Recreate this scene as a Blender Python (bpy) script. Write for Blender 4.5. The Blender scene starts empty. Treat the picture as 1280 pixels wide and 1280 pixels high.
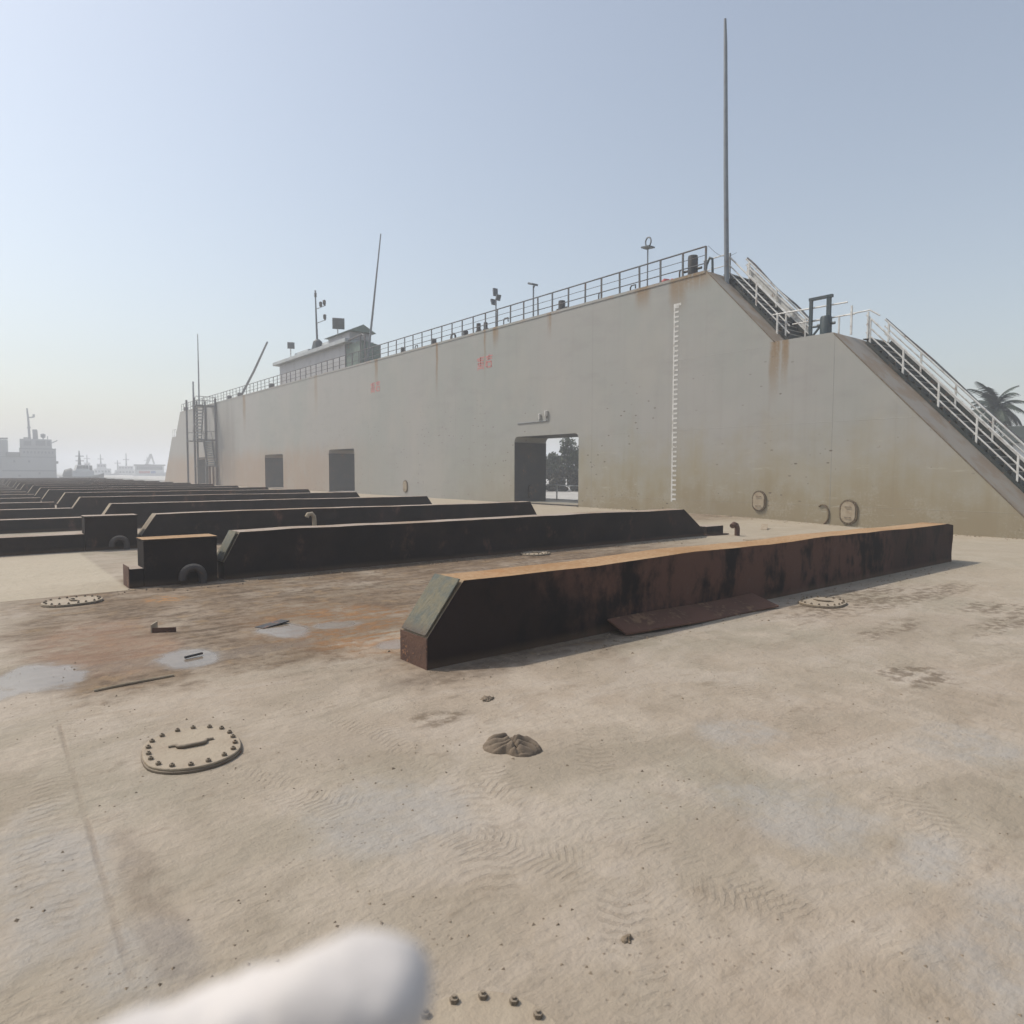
import bpy, bmesh, math, random
from mathutils import Vector, Matrix, geometry, noise as mnoise
random.seed(7)
SC = bpy.context.scene
COL = SC.collection
R = math.radians

# ------------------------------------------------------------------ camera, sky, sun, exposure
YAW, PITCH, ROLL, EYE = 38.563, 3.367, 0.156, 1.7
a, b, c = R(YAW), R(PITCH), R(ROLL)
hd = Vector((math.sin(a), math.cos(a), 0)); r0 = Vector((math.cos(a), -math.sin(a), 0))
FWD = hd*math.cos(b) - Vector((0, 0, 1))*math.sin(b)
u0 = r0.cross(FWD)
RGT = r0*math.cos(c) + u0*math.sin(c); UPV = u0*math.cos(c) - r0*math.sin(c)
cam_d = bpy.data.cameras.new('camera'); cam = bpy.data.objects.new('camera', cam_d); COL.objects.link(cam)
cam.matrix_world = Matrix(((RGT.x, UPV.x, -FWD.x, 0), (RGT.y, UPV.y, -FWD.y, 0), (RGT.z, UPV.z, -FWD.z, EYE), (0, 0, 0, 1)))
cam_d.sensor_width = 36; cam_d.lens = 857.308/1280*36; cam_d.clip_start = 0.01; cam_d.clip_end = 6000
cam_d.dof.use_dof = True; cam_d.dof.focus_distance = 7.0; cam_d.dof.aperture_fstop = 4.6
SC.camera = cam
SUN_EL, SUN_AZ = 54.0, -38.0            # azimuth measured from +Y towards +X
world = bpy.data.worlds.new('World'); SC.world = world; world.use_nodes = True
wn = world.node_tree; sky = wn.nodes.new('ShaderNodeTexSky'); sky.sky_type = 'NISHITA'; sky.sun_disc = False
sky.sun_elevation = R(SUN_EL); sky.sun_rotation = R(SUN_AZ)
sky.air_density = 1.4; sky.dust_density = 2.2; sky.ozone_density = 2.0; sky.altitude = 0
hs = wn.nodes.new('ShaderNodeHueSaturation'); hs.inputs['Saturation'].default_value = .64
wn.links.new(sky.outputs[0], hs.inputs['Color']); wn.links.new(hs.outputs[0], wn.nodes['Background'].inputs[0]); wn.nodes['Background'].inputs[1].default_value = 0.125
sd = bpy.data.lights.new('sun', 'SUN'); sd.energy = 2.9; sd.angle = R(1.5); sd.color = (1, .915, .79)
sun = bpy.data.objects.new('sun', sd); COL.objects.link(sun)
sv = Vector((math.sin(R(SUN_AZ))*math.cos(R(SUN_EL)), math.cos(R(SUN_AZ))*math.cos(R(SUN_EL)), math.sin(R(SUN_EL))))
sun.rotation_euler = (-sv).to_track_quat('-Z', 'Y').to_euler(); sun.location = (0, 0, 60)
SC.view_settings.view_transform = 'Standard'; SC.view_settings.look = 'None'; SC.view_settings.gamma = 1
SC.view_settings.exposure = 0.2
HAZE = 0.0028
SC.cycles.volume_bounces = 1; SC.cycles.max_bounces = 8

# ------------------------------------------------------------------ node helpers
class S:
    """a float socket with arithmetic"""
    def __init__(s, nt, o): s.nt, s.o = nt, o
    def m(s, op, *q):
        n = s.nt.nodes.new('ShaderNodeMath'); n.operation = op
        for i, v in enumerate((s,)+q):
            if isinstance(v, S): s.nt.links.new(v.o, n.inputs[i])
            else: n.inputs[i].default_value = v
        return S(s.nt, n.outputs[0])
    def __add__(s, q): return s.m('ADD', q)
    def __sub__(s, q): return s.m('SUBTRACT', q)
    def __mul__(s, q): return s.m('MULTIPLY', q)
    def __radd__(s, q): return s.m('ADD', q)
    def __rmul__(s, q): return s.m('MULTIPLY', q)
    def __truediv__(s, q): return s.m('DIVIDE', q)
    def inv(s): return (s*-1.0)+1.0
    def max(s, q): return s.m('MAXIMUM', q)
    def min(s, q): return s.m('MINIMUM', q)
    def abs(s): return s.m('ABSOLUTE')
    def step(s, lo, hi):
        n = s.nt.nodes.new('ShaderNodeMapRange'); n.interpolation_type = 'SMOOTHSTEP'; n.clamp = True
        n.inputs['From Min'].default_value = lo; n.inputs['From Max'].default_value = hi
        s.nt.links.new(s.o, n.inputs['Value']); return S(s.nt, n.outputs['Result'])
class M:
    """a Principled material under construction"""
    def __init__(s, name, color=(.5, .5, .5), rough=.7, metal=0.0, spec=.4):
        s.mat = bpy.data.materials.new(name); s.mat.use_nodes = True; s.nt = s.mat.node_tree
        s.p = s.nt.nodes['Principled BSDF']
        s.p.inputs['Base Color'].default_value = (*color, 1); s.p.inputs['Roughness'].default_value = rough
        s.p.inputs['Metallic'].default_value = metal; s.p.inputs['Specular IOR Level'].default_value = spec
    def geo(s):
        g = s.nt.nodes.new('ShaderNodeNewGeometry'); s.P = g.outputs['Position']
        sp = s.nt.nodes.new('ShaderNodeSeparateXYZ'); s.nt.links.new(s.P, sp.inputs[0])
        s.x, s.y, s.z = (S(s.nt, o) for o in sp.outputs)
        sn = s.nt.nodes.new('ShaderNodeSeparateXYZ'); s.nt.links.new(g.outputs['True Normal'], sn.inputs[0])
        s.nx, s.ny, s.nz = (S(s.nt, o) for o in sn.outputs); return s
    def vec(s, x, y, z):
        n = s.nt.nodes.new('ShaderNodeCombineXYZ')
        for i, v in enumerate((x, y, z)):
            if isinstance(v, S): s.nt.links.new(v.o, n.inputs[i])
            else: n.inputs[i].default_value = v
        return n.outputs[0]
    def noise(s, scale, detail=4, rough=.55, stretch=(1, 1, 1), vec=None, dist=0):
        n = s.nt.nodes.new('ShaderNodeTexNoise'); n.inputs['Scale'].default_value = scale
        n.inputs['Detail'].default_value = detail; n.inputs['Roughness'].default_value = rough; n.inputs['Distortion'].default_value = dist
        v = vec or s.P
        if stretch != (1, 1, 1):
            mp = s.nt.nodes.new('ShaderNodeMapping'); mp.inputs['Scale'].default_value = stretch
            s.nt.links.new(v, mp.inputs[0]); v = mp.outputs[0]
        s.nt.links.new(v, n.inputs['Vector']); return S(s.nt, n.outputs[0])
    def voro(s, scale, stretch=(1, 1, 1), feat='F1'):
        n = s.nt.nodes.new('ShaderNodeTexVoronoi'); n.feature = feat; n.inputs['Scale'].default_value = scale
        mp = s.nt.nodes.new('ShaderNodeMapping'); mp.inputs['Scale'].default_value = stretch
        s.nt.links.new(s.P, mp.inputs[0]); s.nt.links.new(mp.outputs[0], n.inputs['Vector']); return S(s.nt, n.outputs[0])
    def blob(s, cx, cy, rx, ry, wob=None, amt=.5, ax='xy', soft=.45):
        p, q = (s.x, s.y) if ax == 'xy' else (s.y, s.z)
        dx, dy = (p-cx)*(1/rx), (q-cy)*(1/ry)
        d = (dx*dx+dy*dy).m('SQRT')
        if wob is not None: d = d+(wob-.5)*(2*amt)
        return d.step(1-soft, 1+soft*.5).inv()
    def track(s, x0, y0, x1, y1, w, period, skew=.5, wob=None, rag=None):
        L = math.hypot(x1-x0, y1-y0); ux, uy = (x1-x0)/L, (y1-y0)/L
        t = (s.x-x0)*ux+(s.y-y0)*uy; d = (s.x-x0)*(-uy)+(s.y-y0)*ux
        if wob is not None: d = d+(wob-.5)*.12
        da = d.abs()
        ph = (t+da*skew)*(2*math.pi/period)
        if rag is not None: ph = ph+(rag-.5)*9.0
        wave = ph.m('SINE').step(-.15, .75)
        msk = da.step(w*.75, w).inv()*t.step(-.15, .1)*(t.step(L-.25, L+.1).inv())
        return wave, msk
    def mix(s, f, A, B):
        n = s.nt.nodes.new('ShaderNodeMix'); n.data_type = 'RGBA'
        if isinstance(f, S): s.nt.links.new(f.o, n.inputs[0])
        else: n.inputs[0].default_value = f
        for i, v in ((6, A), (7, B)):
            if isinstance(v, tuple): n.inputs[i].default_value = (*v, 1)
            else: s.nt.links.new(v, n.inputs[i])
        return n.outputs[2]
    def color(s, o): s.nt.links.new(o, s.p.inputs['Base Color']); return s
    def rough(s, o): s.nt.links.new(o.o, s.p.inputs['Roughness']); return s
    def bump(s, h, dist=.02, strength=1.0):
        n = s.nt.nodes.new('ShaderNodeBump'); n.inputs['Distance'].default_value = dist; n.inputs['Strength'].default_value = strength
        s.nt.links.new(h.o, n.inputs['Height']); s.nt.links.new(n.outputs[0], s.p.inputs['Normal']); return s

def weathered(name, base, alt, rough=.65, scale=3.0, rust=0.0, rustcol=(.16, .07, .035), bump=.004, dust=0.0):
    m = M(name, rough=rough).geo()
    n1, n2 = m.noise(scale, 5), m.noise(scale*6, 4)
    col = m.mix(n1.step(.35, .68), base, alt)
    if rust: col = m.mix((n1*.5+n2*.5).step(.62-rust*.25, .72-rust*.2), col, rustcol)
    if dust: col = m.mix(m.nz.step(.4, .9)*dust, col, (.33, .28, .22))
    return m.color(col).bump(n2, bump).mat

# ------------------------------------------------------------------ mesh helpers
class MB:
    def __init__(s): s.v, s.f = [], []
    def add(s, vs, fs):
        k = len(s.v); s.v += [tuple(p) for p in vs]; s.f += [tuple(i+k for i in q) for q in fs]; return s
    def box(s, x0, x1, y0, y1, z0, z1):
        return s.add([(x0, y0, z0), (x1, y0, z0), (x1, y1, z0), (x0, y1, z0), (x0, y0, z1), (x1, y0, z1), (x1, y1, z1), (x0, y1, z1)],
                     [(3, 2, 1, 0), (4, 5, 6, 7), (0, 1, 5, 4), (1, 2, 6, 5), (2, 3, 7, 6), (3, 0, 4, 7)])
    def obox(s, cen, A, B, C):
        cen, A, B, C = Vector(cen), Vector(A), Vector(B), Vector(C); vs = []
        for sz in (-1, 1):
            for sx, sy in ((-1, -1), (1, -1), (1, 1), (-1, 1)): vs.append(cen+A*sx+B*sy+C*sz)
        return s.add(vs, [(3, 2, 1, 0), (4, 5, 6, 7), (0, 1, 5, 4), (1, 2, 6, 5), (2, 3, 7, 6), (3, 0, 4, 7)])
    def prism(s, poly, ax, a0, a1):
        n = len(poly)
        def P(p, q, w): return {'x': (w, p, q), 'y': (p, w, q), 'z': (p, q, w)}[ax]
        vs = [P(p, q, a0) for p, q in poly]+[P(p, q, a1) for p, q in poly]
        fs = [tuple(range(n))[::-1], tuple(range(n, 2*n))]+[(i, (i+1) % n, n+(i+1) % n, n+i) for i in range(n)]
        return s.add(vs, fs)
    def holed(s, outer, holes, x0, x1):
        """plate in the YZ plane with holes, from X = x0 to x1"""
        loops = [outer]+holes
        flat = [p for l in loops for p in l]
        tris = geometry.tessellate_polygon([[Vector((p[0], p[1], 0)) for p in l] for l in loops])
        n = len(flat)
        vs = [(x0, p, q) for p, q in flat]+[(x1, p, q) for p, q in flat]
        fs = [tuple(t) for t in tris]+[tuple(i+n for i in t[::-1]) for t in tris]
        k = 0
        for l in loops:
            m = len(l)
            for i in range(m): fs.append((k+i, k+(i+1) % m, n+k+(i+1) % m, n+k+i))
            k += m
        return s.add(vs, fs)
    def tube(s, pts, r, n=8):
        pts = [Vector(p) for p in pts]; k = len(pts)
        rr = r if isinstance(r, (list, tuple)) else [r]*k
        t0 = (pts[1]-pts[0]).normalized(); u = t0.orthogonal().normalized(); vs, fs = [], []
        for i, p in enumerate(pts):
            t = ((pts[min(i+1, k-1)]-p).normalized()+(p-pts[max(i-1, 0)]).normalized()).normalized() if 0 < i < k-1 else ((pts[1]-pts[0]) if i == 0 else (pts[-1]-pts[-2])).normalized()
            u = (u-t*u.dot(t)).normalized(); w = t.cross(u)
            for j in range(n):
                an = 2*math.pi*j/n; vs.append(p+(u*math.cos(an)+w*math.sin(an))*rr[i])
        for i in range(k-1):
            for j in range(n): fs.append((i*n+j, i*n+(j+1) % n, (i+1)*n+(j+1) % n, (i+1)*n+j))
        fs.append(tuple(range(n))[::-1]); fs.append(tuple(range((k-1)*n, k*n)))
        return s.add(vs, fs)
    def cyl(s, x, y, z0, z1, r, n=16, r1=None): return s.tube([(x, y, z0), (x, y, z1)], [r, r if r1 is None else r1], n)
    def build(s, name, mat, parent=None, smooth=False, bevel=0.0, angle=35):
        me = bpy.data.meshes.new(name); me.from_pydata(s.v, [], s.f); me.update()
        bm = bmesh.new(); bm.from_mesh(me); bmesh.ops.recalc_face_normals(bm, faces=bm.faces); bm.to_mesh(me); bm.free()
        me.materials.append(mat)
        if smooth:
            me.polygons.foreach_set('use_smooth', [True]*len(me.polygons)); me.set_sharp_from_angle(angle=R(angle))
        o = bpy.data.objects.new(name, me); COL.objects.link(o)
        if parent is not None: o.parent = parent
        if bevel:
            bv = o.modifiers.new('bevel', 'BEVEL'); bv.width = bevel; bv.segments = 2; bv.limit_method = 'ANGLE'; bv.angle_limit = R(40)
        return o
def tag(o, label=None, cat=None, group=None, kind=None):
    if label: o['label'] = label
    if cat: o['category'] = cat
    if group: o['group'] = group
    if kind: o['kind'] = kind
    return o
def empty(name, label, cat, loc=(0, 0, 0), rz=0, group=None):
    o = bpy.data.objects.new(name, None); COL.objects.link(o); o.location = loc; o.rotation_euler = (0, 0, rz); o.empty_display_size = .2
    return tag(o, label, cat, group)
def copy_tree(o, parent=None):
    q = o.copy(); COL.objects.link(q)
    if parent is not None: q.parent = parent
    for ch in list(o.children): copy_tree(ch, q)
    return q
def struct(o): o['kind'] = 'structure'; return o

# ------------------------------------------------------------------ materials
def deck_material():
    m = M('deck_mud', rough=.88, spec=.25).geo()
    big, mid, fine, grit = m.noise(.35, 4), m.noise(1.6, 6, .6), m.noise(9, 6, .62), m.noise(55, 5, .65)
    streak = m.noise(2.2, 6, .65, stretch=(.55, 2.6, 1))
    col = m.mix(big.step(.35, .65), (.312, .257, .200), (.282, .248, .194))
    col = m.mix(mid.step(.42, .72), col, (.372, .318, .258))
    col = m.mix((streak*.6+fine*.4).step(.53, .68)*.6, col, (.19, .15, .108))
    col = m.mix(m.noise(.8, 5, .6).step(.52, .7)*.5, col, (.235, .195, .15))
    tone = m.noise(.75, 5, .62, stretch=(1, 1.7, 1), dist=.8)
    col = m.mix(tone.step(.5, .62)*.35, col, (.40, .35, .30)); col = m.mix(tone.step(.36, .46).inv()*.4, col, (.225, .188, .14))
    # olive dust by the wing wall side
    col = m.mix(m.x.step(8, 15)*.55, col, (.335, .292, .22))
    # bare grey paint showing in patches where the mud has worn off
    pw = m.noise(3.0, 6, .6)
    patch = None
    for cx, cy, rx, ry in ((3.2, 1.75, .33, .42), (3.3, 1.15, .25, .14), (1.6, 2.95, .42, .45), (.22, 3.3, .24, .75), (.42, 2.6, .18, .3), (4.9, 1.5, .4, .3), (2.9, .7, .5, .25), (3.9, 2.5, .3, .3)):
        t = m.blob(cx, cy, rx, ry, pw, .8); patch = t if patch is None else patch.max(t)
    col = m.mix(patch*(fine*.5+mid*.5).step(.3, .6)*.6, col, (.30, .29, .275))
    # rust bleeding between the first two beams
    rw = m.noise(.9, 6, .6)
    ry_ = m.y+(rw-.5)*3.2+(fine-.5)*.5
    rust = ry_.step(5.6, 6.5)*ry_.step(11.2, 12.4).inv()*(m.x+(rw-.5)*2).step(.1, 1.0)*m.x.step(10, 15.5).inv()
    rust = rust.max(m.blob(4.4, 5.3, 2.0, .9, rw, .9)*.8).max((m.y-16.2).abs().step(.5, 2.6).inv()*m.x.step(2, 4)*.7)
    rn = (streak*.45+fine*.35+mid*.2)
    col = m.mix(rust*(mid*.5+rw*.5).step(.25, .6)*.92, col, (.155, .107, .066))
    col = m.mix(rust*rn.step(.45, .58)*.8, col, (.082, .056, .037))
    col = m.mix(rust*(m.noise(3.2, 5, .65)).step(.54, .66)*.6, col, (.25, .175, .10))
    col = m.mix(m.blob(.95, 7.6, .62, 1.5, rw, .8)*(fine*.5+mid*.5).step(.3, .6)*.55, col, (.255, .155, .105))
    col = m.mix(m.blob(3.25, 7.0, 1.0, 1.6, rw, .8)*rn.step(.46, .58)*.7, col, (.26, .13, .05))
    col = m.mix(m.blob(2.0, 9.9, .3, .3, rw, .6)*fine.step(.42, .6)*.6, col, (.40, .2, .07))
    col = m.mix(m.blob(8.5, 5.9, 5.5, .5, rw, .5)*.75, col, (.36, .19, .08))
    # pale swept strip left of the second row
    pale = m.x.step(1.75, 1.85).inv()*m.y.step(10.95, 11.0)*m.y.step(16.4, 16.7).inv()
    col = m.mix(pale*.75, col, (.40, .35, .27))
    edge = (m.y-10.97).abs().step(.0, .045).inv()*m.x.step(1.7, 1.85).inv()
    col = m.mix(edge*.7, col, (.16, .12, .08))
    # damp mud splashes by the first beam's far half
    mw = m.noise(4.5, 6, .65, stretch=(.5, 1.4, 1))
    mud = None
    for cx, cy, rx, ry in ((9.2, 4.2, 1.9, .5), (10.5, 3.85, 1.6, .3), (10.1, 2.85, .55, .5), (9.2, 2.5, .9, .22), (6.2, 2.3, .35, .35), (7.9, 3.2, .8, .18), (2.5, 3.95, .22, .16), (9.9, 2.2, 1.2, .2)):
        t = m.blob(cx, cy, rx, ry, mw, .95); mud = t if mud is None else mud.max(t)
    mud = mud*(streak*.4+fine*.6).step(.44, .56)
    col = m.mix(mud*.75, col, (.125, .093, .062))
    damp = m.blob(1.0, 6.75, .42, .22, pw, .8).max(m.blob(2.0, 6.55, .8, .22, pw, .8)).max(m.blob(3.25, 4.75, .7, .28, pw, .5)).max(m.blob(.52, 2.9, .09, .7, pw, .8)*.7)
    damp = damp*(fine*.5+mid*.5).step(.36, .56)
    col = m.mix(damp*.6, col, (.135, .10, .07))
    pn = m.noise(2.4, 5, .6)
    pud = None
    for cx, cy, rx, ry in ((.40, 6.75, .36, .50), (.0, 6.45, .40, .26), (1.55, 6.66, .32, .40), (2.62, 7.2, .28, .42), (3.15, 7.1, .26, .22), (3.3, 5.9, .3, .2)):
        t = m.blob(cx, cy, rx, ry, pn, .7, soft=.5); pud = t if pud is None else pud.max(t)
    col = m.mix(pud.step(.0, .6)*.55, col, (.19, .165, .14))
    pud = pud.step(.2, .85)
    # thin weld seam of the deck plating
    seam = (m.x-(.38)-(m.y-2.5)*.02+(fine-.5)*.03).abs().step(.004, .02).inv()*m.y.step(2.0, 2.3)*m.y.step(6.0, 6.4).inv()
    seam2 = (m.y-3.62+(fine-.5)*.05).abs().step(.004, .014).inv()*m.x.step(5, 6)*.5
    seam = seam*mid.step(.4, .58)
    col = m.mix(seam*.4, col, (.17, .13, .095))
    wob = m.noise(1.6, 3)
    tw = tm = None
    for t in ((1.15, 1.15, 2.75, 4.4, .12, .07, .35), (1.45, 1.15, 3.4, 3.4, .12, .06, -.35), (2.5, .7, 2.0, 4.6, .16, .045, .4), (.9, 4.3, 2.4, 1.3, .15, .04, .4), (.05, 2.0, .5, 5.9, .12, .055, .3), (3.2, .6, 5.5, 4.2, .16, .05, .35)):
        w_, k_ = m.track(*t[:4], t[4], t[5], t[6], wob, fine)
        w_ = w_*k_; tw = w_ if tw is None else tw.max(w_); tm = k_ if tm is None else tm.max(k_)
    brk = m.noise(1.9, 6, .65).step(.40, .66)
    tw = tw*brk*grit.step(.3, .55)
    col = m.mix(tw*.2, col, (.17, .13, .09))
    speck = m.voro(26).step(.1, .2).inv()*m.noise(1.1, 3).step(.5, .62)
    col = m.mix(speck*.5, col, (.14, .105, .075))
    m.color(col)
    rip = m.noise(13, 5, .6, stretch=(.8, 2.0, 1), dist=.6); lump = m.noise(4.5, 4, .55)
    col = m.mix(rip.step(.52, .68)*.2, col, (.20, .165, .12))
    m.color(col)
    h = rip*.28+lump*.5-.39+big*.3+mid*.8+fine*.42+grit*.13-tw*.15-seam*.12-seam2*.1-speck*.08
    h = (h-.87)*(pud*.95).inv()
    m.rough((damp.inv()*.3+.6)*(pud*.88).inv())
    return m.bump(h, .045, .62).mat

def wall_material():
    m = M('grey_hull_paint', rough=.6, spec=.35).geo()
    big = m.noise(.16, 4, .5, stretch=(1, 1, .5)); blot = m.noise(.9, 6, .6)
    vs = m.noise(1.3, 6, .62, stretch=(1, 1, .045)); vs2 = m.noise(5, 5, .6, stretch=(1, 1, .03)); fine = m.noise(14, 5, .6)
    col = m.mix(big.step(.38, .62), (.290, .282, .264), (.264, .270, .250))
    col = m.mix((vs*.5+blot*.5).step(.45, .66)*.45, col, (.30, .288, .27))
    col = m.mix(vs2.step(.5, .75)*.14, col, (.20, .18, .16))
    hz = m.noise(.5, 5, .6, stretch=(1, 1, 3))
    col = m.mix(hz.step(.5, .7)*.22, col, (.205, .198, .19))
    # yellow-olive grime low on the near half, orange rust tint low on the far half
    lowz = (m.z+(blot-.5)*4.5+(vs-.5)*3).step(.3, 4.2).inv()
    near = m.y.step(36, 20)
    near = m.y.step(20, 40).inv()
    col = m.mix(lowz*near*.75, col, (.26, .22, .135))
    col = m.mix((m.z+(vs-.5)*3.5+(blot-.5)*2).step(.1, 1.6).inv()*near*.5, col, (.21, .16, .092))
    col = m.mix(lowz*near*(blot*.5+fine*.5).step(.52, .62)*.5, col, (.32, .29, .23))
    far = m.y.step(40, 62)
    col = m.mix((m.z+(vs-.5)*3).step(2.6, 4.6).inv()*far*.6*(vs*.5+blot*.5).step(.22, .52), col, (.30, .195, .12))
    # rust runs under the rail end, the stair knee, the marks and the rail posts
    runs = None
    for cy, zt, ln, w in ((18.4, 9.75, 1.7, .5), (17.6, 9.75, .9, 1.0), (13.95, 6.5, 2.6, .22), (13.55, 6.5, 2.0, .18), (31.9, 9.75, 3.4, .12), (30.9, 9.75, 1.4, .3), (45.1, 9.75, 2.6, .3), (37.0, 9.75, 4, .16), (56, 9.75, 4, .35), (75, 9.7, 5, .5), (20.3, 9.75, 1.2, .5), (26.4, 9.75, 1.6, .2)):
        d = (m.y-cy+(blot-.5)*.35).abs().step(w*.4, w*1.15).inv()
        t = d*((zt-ln)*-1+m.z).step(0, ln)*(m.z-zt).step(-.02, .03).inv()*(vs2*.6+fine*.4).step(.3, .52)
        runs = t if runs is None else runs.max(t)
    col = m.mix(runs*.9, col, (.20, .125, .055))
    rz = (m.z-9.72).abs().step(.02, .22).inv()*blot.step(.5, .62)*.35
    col = m.mix(rz, col, (.29, .17, .09))
    # stair tower's cast shadow, painted dark into the wall colour to its right
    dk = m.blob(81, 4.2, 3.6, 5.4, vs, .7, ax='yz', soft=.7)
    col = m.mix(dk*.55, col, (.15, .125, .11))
    # plate seams
    sy = ((m.y*(1/11.6)+.49).m('FRACT')-.5).abs().step(.0, .0022).inv()
    sz = ((m.z*(1/2.9)+.31).m('FRACT')-.5).abs().step(.0, .004).inv()
    sw = ((m.y*(1/2.9)+.17).m('FRACT')-.5).abs().step(.0, .006).inv()
    col = m.mix((sy*.55).max(sz*.28).max(sw*.12), col, (.185, .18, .172))
    scr = m.noise(2.2, 6, .7, stretch=(1, .35, 2.4)); sp2 = m.voro(3.1, stretch=(1, 1, 1.3))
    lowr = m.z.step(1.6, 4.6).inv()*near
    col = m.mix(lowr*(scr.step(.60, .68))*.55, col, (.36, .33, .27))
    col = m.mix(lowr*(sp2.step(.05, .10).inv())*blot.step(.5, .6)*.8, col, (.10, .07, .045))
    wet = m.noise(.33, 5, .6, stretch=(1, 1, .8)); col = m.mix(wet.step(.5, .66)*.3, col, (.33, .31, .275))
    # scars where paint is chipped
    chip = m.voro(1.9, stretch=(1, 1, 2.2)).step(.09, .14).inv()*m.noise(.45, 3).step(.47, .55)*m.z.step(4.2, 7.0).inv()
    col = m.mix(chip*.8, col, (.09, .06, .045))
    up = m.ny.step(-.5, -.3).inv()*m.nz.step(.4, .6)
    col = m.mix(up*.75, col, (.30, .255, .205)); col = m.mix(up*blot.step(.45, .6)*.6, col, (.24, .16, .09))
    m.color(col)
    # shallow oil-canning of the plating and beads at seams
    can = m.noise(.8, 2)
    return m.bump(can*.9+blot*.25+fine*.05+sy*.25+sz*.2+sw*.1-chip*.1, .03, .55).mat

def beam_material(name, rusty, top):
    m = M(name, rough=.8, spec=.15).geo()
    n1, n2, n3 = m.noise(.9, 6, .62), m.noise(2.6, 6, .66, stretch=(1, 1, .55)), m.noise(24, 5, .6)
    col = m.mix(n1.step(.35, .7), (.014, .0115, .0115), (.032, .022, .0195))
    col = m.mix((n1*.4+n2*.6).step(.60-rusty, .74-rusty), col, (.10, .053, .040))
    col = m.mix((n2*.5+n3*.5).step(.56, .68)*rusty*2.0, col, (.12, .09, .078))
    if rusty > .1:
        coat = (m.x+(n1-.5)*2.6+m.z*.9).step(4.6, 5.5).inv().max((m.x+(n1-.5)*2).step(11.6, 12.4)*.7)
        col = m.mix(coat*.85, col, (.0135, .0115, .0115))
    col = m.mix((m.z+(n1-.5)*.12).step(.0, .11).inv()*.45, col, (.15, .10, .065))
    tm = m.nz.step(.35, .75)
    tn = (n1*.5+n3*.5)
    tc = m.mix(tn.step(.42, .6), top, (top[0]*.72, top[1]*.62, top[2]*.5))
    tc = m.mix(m.noise(.7, 4).step(.48, .62)*m.x.step(5, 13).inv()*.45+.15, tc, (.36, .175, .07)) if rusty > .1 else tc
    col = m.mix(tm, col, tc)
    col = m.mix((m.nz-.55).abs().step(.05, .2).inv()*n1.step(.3, .6), col, (.27, .23, .17))
    return m.color(col).bump(n1*.6+n2*.3+n3*.2, .012, .8).mat

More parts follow.
